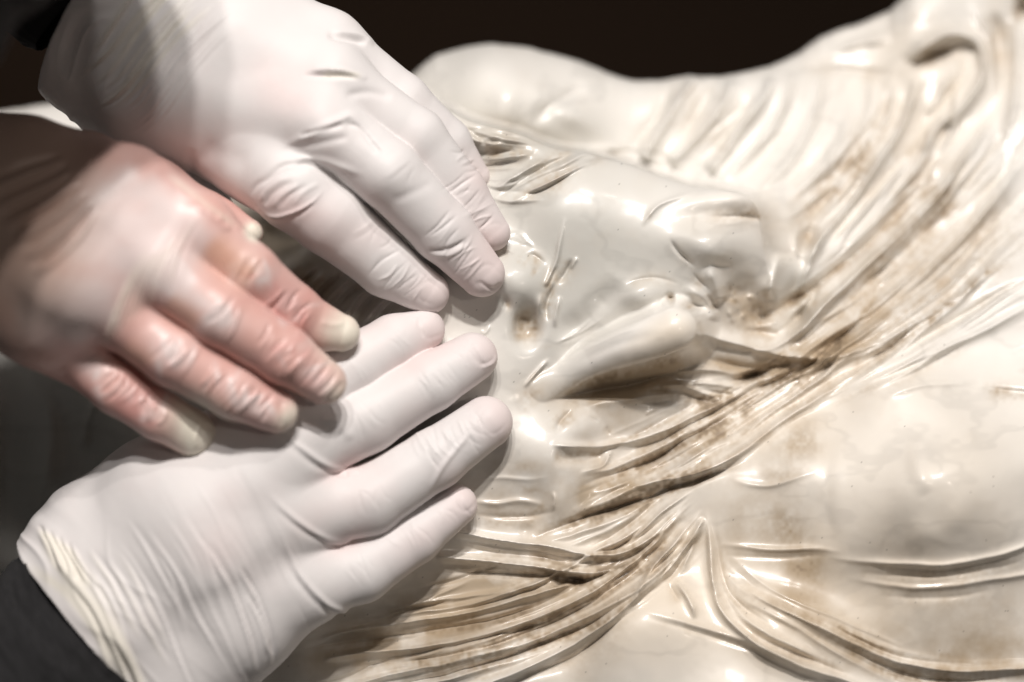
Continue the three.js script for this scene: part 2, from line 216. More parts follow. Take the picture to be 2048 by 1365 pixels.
  cut([1340, 872, 1404, 838, 1457, 809, 1510, 779, 1570, 757, 1640, 716, 1710, 652, 1800, 570], 9, 12, 1.0, 9); H.dab(1505, 752, 30, 7, -14, -14); Dirt.dab(1505, 752, 30, 8, -14, 1.6); fold([1480, 800, 1550, 772, 1640, 728, 1730, 668, 1840, 580], 5, 9, 11); cut([1400, 812, 1440, 806, 1480, 790], 2.4, 5, 0.6); Tone.line([1420, 830, 1520, 778, 1620, 724, 1700, 660], 0.5, 16, 14, 0.3);
  // bands leaving from under the lower hand
  fold([900, 1062, 960, 1074, 1000, 1080, 1063, 1090, 1140, 1102, 1190, 1112, 1260, 1100, 1330, 1050, 1387, 985], 6, 10, 9, 0.05, 0.3); cut([900, 1092, 1000, 1106, 1070, 1116, 1151, 1127, 1210, 1118, 1280, 1085], 3, 7, 0.75); fold([870, 1112, 1000, 1126, 1080, 1136, 1150, 1146, 1200, 1146, 1264, 1124, 1320, 1075, 1387, 998], 6, 9, 8, 0.05, 0.25); cut([850, 1146, 930, 1146, 1000, 1149, 1106, 1154, 1160, 1162, 1210, 1148, 1264, 1121, 1310, 1085, 1356, 1042], 6, 9, 0.95); H.dab(1146, 1160, 18, 7, 0, -9); Dirt.dab(1146, 1160, 22, 9, 0, 1.4);
  fold([1218, 1112, 1267, 1078, 1317, 1034, 1387, 978], 3.6, 7, 7); cut([1150, 1112, 1230, 1098, 1290, 1052, 1340, 1010], 2.4, 6, 0.4); fold([1250, 1175, 1317, 1120, 1360, 1070, 1404, 1020], 4, 7, 7); cut([1270, 1180, 1330, 1118, 1372, 1066], 2.4, 5, 0.4); fold([1300, 1185, 1352, 1122, 1387, 1066, 1408, 1036], 4, 6, 6, 0.35, 0.1); cut([1330, 1172, 1372, 1108, 1400, 1060], 2.6, 6, 0.5); fold([1090, 1100, 1160, 1086, 1240, 1050, 1300, 1015], 2.4, 9, 8); Tone.line([860, 1165, 960, 1172, 1080, 1178, 1160, 1172], 0.7, 14, 20, 0.2);
  fold([640, 1280, 700, 1264, 832, 1243, 963, 1222, 1095, 1180, 1180, 1155], 5, 8, 8, 0.1); cut([700, 1282, 860, 1262, 1000, 1238, 1110, 1200, 1190, 1170], 4, 7, 0.6); fold([640, 1325, 700, 1310, 865, 1292, 996, 1265, 1100, 1226, 1200, 1175, 1292, 1108], 6, 9, 9, 0.1); cut([660, 1335, 830, 1322, 985, 1292, 1100, 1250, 1210, 1190], 4, 7, 0.5); fold([690, 1372, 780, 1350, 963, 1312, 1080, 1278, 1180, 1230, 1270, 1180, 1358, 1108, 1411, 1040], 7, 11, 11, 0.1, 0.15); cut([760, 1378, 900, 1346, 1040, 1305, 1150, 1258, 1250, 1205], 3.5, 7, 0.45);
  fold([900, 1400, 996, 1362, 1128, 1302, 1200, 1255, 1280, 1190, 1370, 1110], 6, 14, 9, 0.15); cut([960, 1400, 1060, 1350, 1150, 1312, 1240, 1240, 1300, 1180], 4.5, 7, 0.4, 16); fold([760, 1215, 860, 1206, 970, 1190, 1060, 1185], 3, 6, 6); cut([760, 1225, 860, 1218, 960, 1204], 2.5, 5, 0.5); fold([720, 1240, 820, 1226, 900, 1216], 3, 5, 5); cut([600, 1300, 720, 1280, 800, 1268], 3, 5, 0.5);
  for (let i = 0; i < 14; i++) { const t = r(), x = 560 + 420 * t, y = 1395 - 200 * r() - 30 * t; fold([x, y, x + 90, y - 20, x + 180 + 60 * r(), y - 60 * (0.6 + r() * 0.6)], (r() < 0.55 ? -1 : 1) * (1.2 + 1.6 * r()), 3 + r() * 4, 3 + r() * 4); }
  // folds that meet below the neck and run to the lower right
  fold([1411, 1015, 1420, 1090, 1428, 1180, 1455, 1235, 1520, 1290, 1600, 1332, 1700, 1362, 1800, 1400], 5.5, 9, 11, 0.25, 0.1); cut([1432, 1060, 1442, 1140, 1470, 1200, 1550, 1260], 4, 10, 0.35); fold([1380, 1060, 1330, 1110, 1290, 1160, 1260, 1220], 6, 10, 10); fold([1405, 1040, 1380, 1100, 1360, 1150], 3, 8, 8); cut([1395, 1075, 1350, 1120, 1310, 1170], 4, 8, 0.3);
  fold([1425, 1130, 1470, 1168, 1523, 1200, 1655, 1262, 1760, 1310, 1819, 1328, 1930, 1342, 2080, 1336], 4.2, 10, 16, 0.3, 0.05); cut([1600, 1255, 1700, 1300, 1810, 1345, 1930, 1362, 2080, 1350], 2.6, 12, 0.7); Tone.line([1560, 1250, 1680, 1300, 1800, 1345, 1950, 1350, 2080, 1330], 0.5, 24, 24, 0.3, 0.05); fold([1460, 1190, 1560, 1240, 1700, 1320, 1800, 1370], 2.2, 9, 9, 0.4); fold([1500, 1180, 1640, 1240, 1780, 1296, 1900, 1320], 1.5, 8, 12, 0.4); fold([1265, 1214, 1330, 1234, 1398, 1253, 1490, 1282, 1580, 1322, 1700, 1390], 2.2, 14, 7, 0.35); cut([1290, 1234, 1400, 1266, 1500, 1300, 1580, 1345], 1.1, 6, 0.45); fold([1350, 1158, 1372, 1190, 1385, 1215, 1388, 1240], 5, 9, 9); cut([1338, 1165, 1360, 1205], 2, 6, 0.4); fold([1470, 1225, 1540, 1270, 1640, 1320], 4, 10, 10); cut([1500, 1262, 1600, 1310, 1720, 1360], 2.5, 7, 0.4);
  run([1800, 560, 1700, 660, 1560, 770, 1400, 870, 1260, 960], 12, 50, 1.1, 5, 71, 0.2); run([1480, 900, 1345, 975, 1200, 1040, 1080, 1080], 8, 26, 0.9, 4, 72, 0.2); run([900, 1080, 1029, 1120, 1161, 1140, 1292, 1095, 1411, 1010], 12, 40, 1.2, 4.5, 73, 0.2); run([640, 1310, 865, 1270, 1020, 1235, 1180, 1165, 1300, 1090, 1400, 1010], 16, 60, 1.7, 6, 74, 0.2); run([700, 1375, 963, 1315, 1180, 1230, 1330, 1120, 1411, 1030], 12, 44, 1.6, 7, 75);
  run([1440, 1120, 1523, 1195, 1655, 1258, 1819, 1328, 2080, 1336], 9, 30, 1.4, 7, 76); run([1411, 1030, 1428, 1180, 1520, 1290, 1700, 1362], 7, 26, 1.3, 7, 77); run([1250, 790, 1330, 785, 1400, 780, 1460, 765], 6, 24, 0.8, 4, 78, 0.2); run([1150, 945, 1240, 910, 1350, 855, 1460, 800], 8, 40, 0.9, 4.5, 79, 0.2); run([2060, 330, 1940, 450, 1800, 580, 1650, 690, 1500, 760], 22, 110, 3.0, 10, 80); run([1900, 170, 1830, 300, 1720, 420, 1610, 530], 16, 110, 2.6, 10, 81, 0.06); run([2080, 520, 1930, 620, 1790, 710, 1640, 780], 12, 70, 2.4, 10, 82); run([1500, 160, 1440, 240, 1360, 330], 10, 130, 2.0, 12, 83, 0.04);
  for (const p of [[1580, 140, 1560, 220, 1500, 310, 1440, 370], [1640, 140, 1625, 230, 1570, 330, 1510, 390], [1745, 150, 1735, 230, 1680, 320, 1600, 420], [1790, 150, 1775, 240, 1715, 340, 1630, 440], [1870, 250, 1830, 340, 1760, 430, 1670, 520]]) { fold(p, 5, 16, 13, 0.2); cut(p.map((v, k) => v + (k % 2 ? 6 : 22)), 3, 12, 0.15); }
  run([2060, 300, 1940, 430, 1790, 570, 1640, 690, 1500, 765], 26, 120, 1.1, 5, 91, 0.08); run([1960, 150, 1860, 300, 1740, 430, 1620, 540], 18, 120, 1.2, 6, 92, 0.05); run([1740, 690, 1600, 790, 1440, 890, 1270, 975, 1120, 1050], 14, 46, 0.9, 4, 93, 0.2); run([1260, 1000, 1340, 960, 1440, 900, 1540, 830], 10, 34, 0.8, 4, 94, 0.2); run([640, 1345, 865, 1300, 1040, 1250, 1200, 1180, 1330, 1090], 16, 70, 0.9, 4, 95, 0.2);
  run([930, 260, 1000, 285, 1090, 295], 8, 26, 1.3, 6, 84, 0.05); run([1000, 400, 1080, 350, 1170, 315], 7, 26, 1.0, 5, 85);
  // breast dome and the horizontal folds
  H.dab(1890, 975, 215, 185, 0, 25, 1.15); H.line([1700, 830, 1662, 900, 1650, 980, 1656, 1050, 1690, 1100], -1, 16, 26, 0.3); H.line([1836, 870, 1836, 930, 1858, 990], 2.2, 14, 20, 0.4); for (let i = 0; i < 12; i++) { const a = i * 0.52; H.dab(1868 + 58 * Math.cos(a), 1010 + 66 * Math.sin(a), 30, 30, 0, 0.55 + 0.4 * Math.sin(i * 2.1)); }
  fold([1431, 1090, 1500, 1098, 1556, 1102, 1640, 1100, 1690, 1104], 2.2, 10, 7, 0.4); cut([1440, 1112, 1560, 1118, 1660, 1112], 0.9, 7, 0.35); fold([1650, 1114, 1740, 1126, 1885, 1132, 1980, 1116, 2080, 1085], 2.6, 12, 7, 0.4, 0.1); cut([1700, 1146, 1800, 1152, 1900, 1152, 2000, 1134, 2080, 1108], 1.4, 9, 0.6); fold([1690, 1158, 1790, 1172, 1890, 1174, 2080, 1146], 1.8, 10, 8, 0.4, 0.1); cut([1750, 1190, 1880, 1196, 2000, 1180], 0.8, 10, 0.4); H.dab(1620, 1190, 90, 60, 10, -4); fold([1460, 958, 1540, 972, 1640, 940], 1.4, 8, 8, 0.45);  Dirt.line([1500, 945, 1580, 950, 1640, 930], 0.35, 12, 16, 0.4); cut([1960, 778, 2020, 784, 2100, 790], 3, 8, 0.8); fold([1760, 800, 1850, 770, 1960, 768], 3, 16, 12);
  Dirt.dab(1600, 885, 44, 34, -30, 0.65); Dirt.dab(1605, 1150, 34, 62, 0, 0.95); Dirt.dab(1575, 1050, 36, 26, 0, 0.5); Dirt.dab(1520, 1040, 70, 80, 0, 0.25); Dirt.dab(1700, 1300, 90, 20, 24, 0.4); Dirt.dab(1980, 1260, 90, 70, 0, 0.22); Dirt.dab(1950, 1345, 110, 14, -2, 0.5);
  // far shoulder and the drapery that hangs from it
  H.dab(1010, 215, 150, 95, 10, 26, 1.3); H.dab(1005, 225, 28, 60, 14, 4); H.dab(1150, 235, 60, 22, 30, 4); H.dab(960, 130, 70, 36, -10, 6); fold([1060, 250, 1110, 205, 1180, 170], -6, 26, 26);
  fold([1395, 150, 1365, 190, 1330, 250, 1290, 320], 9, 18, 16, 0.05); fold([1465, 155, 1450, 200, 1400, 270, 1340, 330], 8, 18, 16, 0.1); cut([1430, 160, 1400, 220, 1350, 290], 6, 16, 0.2); cut([1350, 165, 1310, 240, 1260, 300], 5, 18, 0.15); fold([1540, 150, 1530, 190, 1480, 260, 1420, 350], 9, 18, 16, 0.1); cut([1510, 190, 1460, 262, 1400, 330], 6, 14, 0.3);
  fold([1700, 190, 1690, 260, 1650, 330, 1570, 400], 6, 20, 14); cut([1740, 210, 1700, 300, 1640, 370, 1580, 430], 6, 16, 0.3); fold([1825, 150, 1830, 185, 1800, 260, 1750, 340, 1700, 410, 1640, 480, 1600, 520], 12, 14, 14, 0.15); cut([1850, 200, 1840, 280, 1790, 340, 1730, 410], 9, 16, 0.35); cut([1780, 210, 1740, 300, 1680, 390, 1600, 450], 5, 14, 0.3); fold([1760, 180, 1750, 250, 1700, 340, 1620, 410], 6, 12, 12);
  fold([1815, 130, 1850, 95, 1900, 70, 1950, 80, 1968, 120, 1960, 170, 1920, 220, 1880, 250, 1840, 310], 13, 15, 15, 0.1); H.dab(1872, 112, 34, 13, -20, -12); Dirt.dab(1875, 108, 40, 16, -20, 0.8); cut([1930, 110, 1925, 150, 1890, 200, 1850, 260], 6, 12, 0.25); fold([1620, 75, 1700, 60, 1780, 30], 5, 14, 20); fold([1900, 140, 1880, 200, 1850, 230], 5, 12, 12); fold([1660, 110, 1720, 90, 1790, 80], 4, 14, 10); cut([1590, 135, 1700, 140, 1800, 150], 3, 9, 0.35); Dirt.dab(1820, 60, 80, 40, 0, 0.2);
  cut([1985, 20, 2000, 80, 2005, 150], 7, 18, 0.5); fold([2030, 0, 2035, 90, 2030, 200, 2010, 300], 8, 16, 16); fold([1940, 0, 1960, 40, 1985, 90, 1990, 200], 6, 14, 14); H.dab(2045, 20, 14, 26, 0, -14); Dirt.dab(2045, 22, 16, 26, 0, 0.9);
  fold([1990, 230, 1940, 300, 1870, 400, 1790, 480, 1700, 560, 1620, 640, 1580, 690], 12, 17, 15, 0.15); cut([1960, 330, 1900, 410, 1820, 490, 1730, 570, 1650, 640], 9, 14, 0.5); fold([2060, 300, 2000, 390, 1930, 470, 1850, 550, 1760, 625], 9, 15, 13); cut([2060, 370, 1990, 450, 1900, 540, 1800, 620], 7, 13, 0.35); fold([2080, 470, 1990, 540, 1900, 600, 1800, 665, 1700, 735], 8, 14, 12); cut([2080, 545, 1980, 600, 1890, 650, 1800, 705], 6, 12, 0.35); fold([2080, 600, 1980, 655, 1880, 700, 1790, 740], 6, 14, 12); cut([1880, 300, 1830, 390, 1750, 470], 5, 13, 0.25); fold([1690, 420, 1640, 480, 1610, 560, 1600, 600], 6, 12, 12); fold([1560, 440, 1600, 420, 1660, 370], 4, 10, 10);
  cut([1640, 560, 1620, 610, 1570, 660], 7, 16, 0.3); fold([1680, 560, 1640, 625, 1560, 690, 1480, 715], 5, 10, 10); fold([1920, 160, 1900, 260, 1850, 330], 5, 10, 10);
  for (let i = 0; i < 16; i++) { const x = 1640 + r() * 400, y = 260 + r() * 380, l = 60 + r() * 90; fold([x + l * 0.6, y - l, x + 10, y, x - l * 0.7, y + l * 0.8], (r() < 0.5 ? -1 : 1) * (1.5 + 2 * r()), 7 + r() * 8, 7 + r() * 8); }
  // hair and veil under the upper hand
  for (let i = 0; i < 13; i++) { const o = i * 17; fold([560 + o * 0.95, 660 - o * 0.02, 590 + o, 590 + o * 0.1, 640 + o, 535 + o * 0.25], 4 * (i % 3 ? 1 : -1), 5 + (i % 4), 6, 0.2); }
  // pillow behind, at the left
  fold([60, 760, 100, 830, 90, 950, 60, 1060], 6, 40, 30); fold([190, 800, 172, 850, 165, 900], 9, 12, 12, 0.2); H.dab(20, 900, 40, 110, 0, -12);
  Warm.dab(1880, 1000, 300, 260, 0, 0.45); Warm.dab(1300, 690, 110, 40, -22, 0.7); Warm.dab(1350, 650, 60, 50, 0, 0.6); Warm.dab(1200, 1180, 420, 190, 0, 0.5); Warm.dab(1430, 410, 110, 40, 0, 0.4); Warm.dab(1600, 1250, 460, 180, 0, 0.45); Warm.dab(1500, 850, 250, 120, -25, 0.4); Warm.dab(1850, 150, 180, 110, 0, 0.4);
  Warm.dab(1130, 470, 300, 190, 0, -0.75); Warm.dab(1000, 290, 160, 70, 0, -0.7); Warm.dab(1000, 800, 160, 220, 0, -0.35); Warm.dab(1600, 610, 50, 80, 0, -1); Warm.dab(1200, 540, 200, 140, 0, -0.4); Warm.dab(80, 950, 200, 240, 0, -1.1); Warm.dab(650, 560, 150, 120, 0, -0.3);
  // stains, plus painted brown shading, darkest in the shadowed gap under the upper hand
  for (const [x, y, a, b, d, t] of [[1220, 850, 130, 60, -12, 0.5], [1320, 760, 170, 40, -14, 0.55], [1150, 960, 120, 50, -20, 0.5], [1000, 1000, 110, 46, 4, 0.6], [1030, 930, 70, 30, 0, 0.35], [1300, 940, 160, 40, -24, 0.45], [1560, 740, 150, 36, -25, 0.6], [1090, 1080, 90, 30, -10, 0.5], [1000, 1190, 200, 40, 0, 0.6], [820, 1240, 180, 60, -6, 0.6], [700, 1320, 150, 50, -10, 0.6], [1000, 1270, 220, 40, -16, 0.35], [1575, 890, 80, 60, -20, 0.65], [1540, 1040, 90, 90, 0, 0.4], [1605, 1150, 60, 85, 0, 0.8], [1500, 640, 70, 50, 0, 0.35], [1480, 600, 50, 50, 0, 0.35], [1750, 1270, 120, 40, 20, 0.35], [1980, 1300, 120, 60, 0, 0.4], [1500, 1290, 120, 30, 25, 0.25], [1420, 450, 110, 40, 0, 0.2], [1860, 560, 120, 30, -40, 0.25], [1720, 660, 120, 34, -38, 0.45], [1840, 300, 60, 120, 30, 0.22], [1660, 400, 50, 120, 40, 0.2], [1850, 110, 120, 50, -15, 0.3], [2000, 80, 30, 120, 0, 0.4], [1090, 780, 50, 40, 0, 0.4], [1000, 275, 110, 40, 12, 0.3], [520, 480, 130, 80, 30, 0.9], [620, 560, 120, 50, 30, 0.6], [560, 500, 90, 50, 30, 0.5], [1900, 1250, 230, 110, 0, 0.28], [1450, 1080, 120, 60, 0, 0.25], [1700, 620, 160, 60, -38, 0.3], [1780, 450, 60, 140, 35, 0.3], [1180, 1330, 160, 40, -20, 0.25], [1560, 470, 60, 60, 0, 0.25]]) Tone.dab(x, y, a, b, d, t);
  // the carved surface carries what lies on it: raise or sink it to touch the fingertips
  for (let it = 0; it < 2; it++) for (const [x, y, z, rr] of [[848, 660, 9, 42], [790, 686, 12, 56], [945, 715, 11, 50], [860, 765, 15, 61], [730, 838, 20, 72], [972, 846, 12, 53], [870, 918, 16, 63], [735, 1002, 21, 72], [913, 1011, 9, 42], [830, 1074, 13, 54], [720, 1140, 18, 68], [855, 586, 8, 44], [963, 548, 10, 47], [885, 462, 15, 62], [984, 466, 0, 37], [950, 352, -16, 30]]) H.dab(x, y, 70, 70, 0, (z - rr * S * 0.8 - H.get(x, y)) * 0.8);
  // soften: the chisel leaves no razor edges
  { const a = H.v, b = new Float32Array(a.length); for (let p = 0; p < 1; p++) { for (let j = 1; j < h - 1; j++) for (let k = 1; k < w - 1; k++) { const i = j * w + k; b[i] = 0.36 * a[i] + 0.11 * (a[i - 1] + a[i + 1] + a[i - w] + a[i + w]) + 0.05 * (a[i - w - 1] + a[i - w + 1] + a[i + w - 1] + a[i + w + 1]); } for (let j = 1; j < h - 1; j++) for (let k = 1; k < w - 1; k++) a[j * w + k] = b[j * w + k]; } }
  // ---- surface
  const pos = new Float32Array(w * h * 3), col = new Float32Array(w * h * 3), v = new THREE.Vector3(), c = [0, 0, 0];
  const cool = [0.575, 0.562, 0.52], plain = [0.79, 0.765, 0.72], warm = [0.77, 0.68, 0.56], stainShade = [0.41, 0.32, 0.215], brown = [0.42, 0.325, 0.22], black = [0.13, 0.09, 0.06];
  for (let j = 0, i = 0; j < h; j++) for (let k = 0; k < w; k++, i++) {
    const x = X0 + k * ST, y0 = Y0 + j * ST, sy = sil(x), over = Math.max(0, sy - y0); let y = Math.max(y0, sy), z = over ? H.get(x, y) : H.v[i];
    const dd = y - sy; if (dd < 95) z -= 24 * (1 - Math.sqrt(Math.max(0, 1 - (1 - dd / 95) ** 2)));
    z += 0.3 * fbm(x / 90, y / 90, 4, 2) + 0.03 * noise(x / 15, y / 15, 8);
    if (over) { z -= over * 0.9; y += Math.min(over, 60) * 0.3; }
    const [mx, my, mz] = at(x, y, z); v.set(mx, my, mz).applyMatrix4(TOWORLD); pos.set([v.x, v.y, v.z], i * 3);
    const t = Warm.get(x, y), n1 = fbm(x / 130, y / 130, 1, 4), n2 = fbm(x / 30, y / 30, 2, 4), n3 = noise(x / 7, y / 7, 3);
    const tone = clamp(Tone.get(x, y) * (0.8 + 0.7 * n1 + 0.5 * n2), 0, 0.85), dv = Dirt.get(x, y) * (0.75 + 1.0 * n2 + 0.45 * n3), dirt = clamp(dv, 0, 1) * 0.8 + 0.07 * sst(0.15, 0.6, n1 + 0.4 * n2), nearBlack = sst(0.75, 1.6, dv) * 0.5;  // the strongest strokes go on past brown towards black
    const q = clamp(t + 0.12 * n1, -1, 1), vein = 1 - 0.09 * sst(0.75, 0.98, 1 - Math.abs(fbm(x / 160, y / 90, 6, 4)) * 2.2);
    for (let e = 0; e < 3; e++) { c[e] = (q < 0 ? lerp(plain[e], cool[e], -q) : lerp(plain[e], warm[e], q)) * vein * (1 + 0.03 * n2); c[e] = lerp(c[e], stainShade[e], tone); c[e] = lerp(lerp(c[e], brown[e], dirt), black[e], nearBlack); }
    if (hash(k, j, 77) > 0.9994) for (let e = 0; e < 3; e++) c[e] *= 0.45;
    col.set(c, i * 3);
  }
  // normals of the whole sheet, then cut it into the parts of the figure
  const nor = new Float32Array(w * h * 3), ex = new THREE.Vector3(), ey = new THREE.Vector3(), P = (i, t) => t.fromArray(pos, i * 3), q1 = new THREE.Vector3();
  for (let j = 0, i = 0; j < h; j++) for (let k = 0; k < w; k++, i++) { P(j * w + Math.min(k + 1, w - 1), ex).sub(P(j * w + Math.max(k - 1, 0), q1)); P(Math.max(j - 1, 0) * w + k, ey).sub(P(Math.min(j + 1, h - 1) * w + k, q1)); ex.cross(ey).normalize(); nor.set([ex.x, ex.y, ex.z], i * 3); }
  const inside = (poly) => (x, y) => { let o = false; for (let a = 0, b = poly.length - 2; a < poly.length; b = a, a += 2) if ((poly[a + 1] > y) !== (poly[b + 1] > y) && x < (poly[b] - poly[a]) * (y - poly[a + 1]) / (poly[b + 1] - poly[a + 1]) + poly[a]) o = !o; return o; };
  const zones = [['nose', inside([1085, 735, 1180, 690, 1270, 640, 1345, 610, 1395, 615, 1415, 650, 1395, 700, 1300, 735, 1180, 785, 1110, 800])], ['mouth', inside([1340, 470, 1400, 445, 1480, 470, 1490, 530, 1440, 590, 1400, 570])],
    ['chin', inside([1280, 470, 1310, 400, 1400, 360, 1500, 375, 1545, 430, 1540, 470, 1480, 470, 1400, 445, 1340, 470])]];
  const chest = inside([1430, 960, 1640, 830, 1800, 740, 2300, 740, 2300, 1600, 1420, 1600, 1280, 1240, 1360, 1120]), pillow = inside([-300, 150, 820, 100, 820, 200, 560, 420, 420, 900, 500, 1600, -300, 1600]), head = inside([480, 420, 820, 190, 1600, 300, 1580, 640, 1420, 700, 1400, 760, 1130, 970, 1130, 1060, 940, 1060, 560, 1000]);
  const lists = {}; const put = (n, a, b, d) => { (lists[n] ??= []).push(a, b, d); };
  for (let j = 0; j < h - 1; j++) for (let k = 0; k < w - 1; k++) {
    const x = X0 + k * ST, y = Y0 + j * ST, i = j * w + k, up = rimD.v[i] < 0 && x < 1640; let n = 'neck_drapery';
    if (!up && zones[0][1](x, y)) n = 'nose'; else if (!up && zones[1][1](x, y)) n = 'mouth'; else if (!up && zones[2][1](x, y)) n = 'chin';
    else if (pillow(x, y)) n = 'pillow'; else if (!up && head(x, y)) n = 'veiled_face'; else if (chest(x, y)) n = 'chest'; else if (rimD.v[i] < 0 && y < 900) n = x < 1260 ? 'shoulder' : 'shoulder_drapery';
    put(n, i, i + w, i + 1); put(n, i + 1, i + w, i + w + 1);
  }
  const base = W3(...at(1150, 700, -170)), root = thing('marble_statue', 'polished white marble statue of a reclining veiled figure with brown dirt in its folds', 'statue', base);
  const sub = (n) => {
    const src = lists[n], map = new Map(), p = [], no = [], co = [], idx = new Uint32Array(src.length);
    for (let i = 0; i < src.length; i++) { let m = map.get(src[i]); if (m === undefined) { m = map.size; map.set(src[i], m); const o = src[i] * 3; p.push(pos[o], pos[o + 1], pos[o + 2]); no.push(nor[o], nor[o + 1], nor[o + 2]); co.push(col[o], col[o + 1], col[o + 2]); } idx[i] = m; }
    return geometry(new Float32Array(p), idx, new Float32Array(no), new Float32Array(co));
  };
  const face = part('veiled_face', sub('veiled_face'), marbleMat, root, 'marble face turned up under a thin carved veil');
  for (const n of ['nose', 'mouth', 'chin']) part(n, sub(n), marbleMat, face);
  for (const n of ['chest', 'shoulder', 'shoulder_drapery', 'neck_drapery', 'pillow']) if (lists[n]) part(n, sub(n), marbleMat, root);
  return { H, sil };
}
const marble = statue();

// ---------------------------------------------------------------- hands: a distance field meshed on a fine grid
function smin(a, b, k) { const q = Math.max(k - Math.abs(a - b), 0) / k; return Math.min(a, b) - q * q * k * 0.25; }
function bone(a, b) {                                               // [px, py, z mm, radius px] joints -> tapered capsule in mm
  const A = at(a[0], a[1], a[2]), B = at(b[0], b[1], b[2]), ra = a[3] * S * (D - a[2]) / D, rb = b[3] * S * (D - b[2]) / D;
  const dx = B[0] - A[0], dy = B[1] - A[1], dz = B[2] - A[2], L = dx * dx + dy * dy + dz * dz || 1e-6;
  const f = (x, y, z) => { const px = x - A[0], py = y - A[1], pz = z - A[2], t = clamp((px * dx + py * dy + pz * dz) / L, 0, 1), ex = px - t * dx, ey = py - t * dy, ez = pz - t * dz; return Math.sqrt(ex * ex + ey * ey + ez * ez) - (ra + (rb - ra) * t); };
  f.box = [0, 1, 2].map((e) => [Math.min(A[e] - ra, B[e] - rb), Math.max(A[e] + ra, B[e] + rb)]);
  return f;
}
function chain(joints) { const o = []; for (let i = 0; i < joints.length - 1; i++) o.push(bone(joints[i], joints[i + 1])); return o; }
function netSurface(sdf, box, cell) {
  const n = box.map(([a, b]) => Math.ceil((b - a) / cell) + 3), o = box.map(([a]) => a - cell), [nx, ny, nz] = n, V = new Float32Array(nx * ny * nz).fill(1e3), B = 6;
  for (let kb = 0; kb < nz; kb += B) for (let jb = 0; jb < ny; jb += B) for (let ib = 0; ib < nx; ib += B) {
    const d = sdf(o[0] + (ib + B / 2) * cell, o[1] + (jb + B / 2) * cell, o[2] + (kb + B / 2) * cell), reach = B * cell * 1.1 + 2;
    const far = Math.abs(d) > reach;
    for (let k = kb; k < Math.min(nz, kb + B); k++) for (let j = jb; j < Math.min(ny, jb + B); j++) for (let i = ib; i < Math.min(nx, ib + B); i++) V[(k * ny + j) * nx + i] = far ? d : sdf(o[0] + i * cell, o[1] + j * cell, o[2] + k * cell);
  }
  const id = new Int32Array(nx * ny * nz).fill(-1), pos = [], quad = [], s = [1, nx, nx * ny], off = [0, 1, nx, nx + 1, nx * ny, nx * ny + 1, nx * ny + nx, nx * ny + nx + 1];
  const E = [[0, 1], [2, 3], [4, 5], [6, 7], [0, 2], [1, 3], [4, 6], [5, 7], [0, 4], [1, 5], [2, 6], [3, 7]];
  for (let k = 0; k < nz - 1; k++) for (let j = 0; j < ny - 1; j++) for (let i = 0; i < nx - 1; i++) {
    const b = (k * ny + j) * nx + i; let m = 0; for (let q = 0; q < 8; q++) if (V[b + off[q]] < 0) m |= 1 << q;
    if (m === 0 || m === 255) continue;
    let x = 0, y = 0, z = 0, c = 0;
    for (const [p, q] of E) { const a = V[b + off[p]], d = V[b + off[q]]; if ((a < 0) === (d < 0)) continue; const t = a / (a - d); x += (p & 1) + t * ((q & 1) - (p & 1)); y += (p >> 1 & 1) + t * ((q >> 1 & 1) - (p >> 1 & 1)); z += (p >> 2) + t * ((q >> 2) - (p >> 2)); c++; }
    id[b] = pos.length / 3; pos.push(o[0] + (i + x / c) * cell, o[1] + (j + y / c) * cell, o[2] + (k + z / c) * cell);
  }
  for (let k = 1; k < nz - 1; k++) for (let j = 1; j < ny - 1; j++) for (let i = 1; i < nx - 1; i++) {
    const b = (k * ny + j) * nx + i, a = V[b] < 0;
    for (let e = 0; e < 3; e++) { if ((V[b + s[e]] < 0) === a) continue; const u = s[(e + 1) % 3], v = s[(e + 2) % 3], p = id[b], q = id[b - u], r = id[b - u - v], t = id[b - v]; if (p < 0 || q < 0 || r < 0 || t < 0) continue; if (a) quad.push(p, q, r, p, r, t); else quad.push(p, r, q, p, t, r); }
  }
  const P = new Float32Array(pos), h = 0.15;
  for (let i = 0; i < P.length; i += 3) for (let it = 0; it < 2; it++) {
    const x = P[i], y = P[i + 1], z = P[i + 2], d = sdf(x, y, z); let gx = sdf(x + h, y, z) - d, gy = sdf(x, y + h, z) - d, gz = sdf(x, y, z + h) - d; const l = Math.hypot(gx, gy, gz) || 1, m = clamp(d, -cell, cell); P[i] -= m * gx / l; P[i + 1] -= m * gy / l; P[i + 2] -= m * gz / l;
  }
  return { pos: P, idx: new Uint32Array(quad) };
}
function unionBox(fs, pad) { return [0, 1, 2].map((e) => [Math.min(...fs.map((f) => f.box[e][0])) - pad, Math.max(...fs.map((f) => f.box[e][1])) + pad]); }
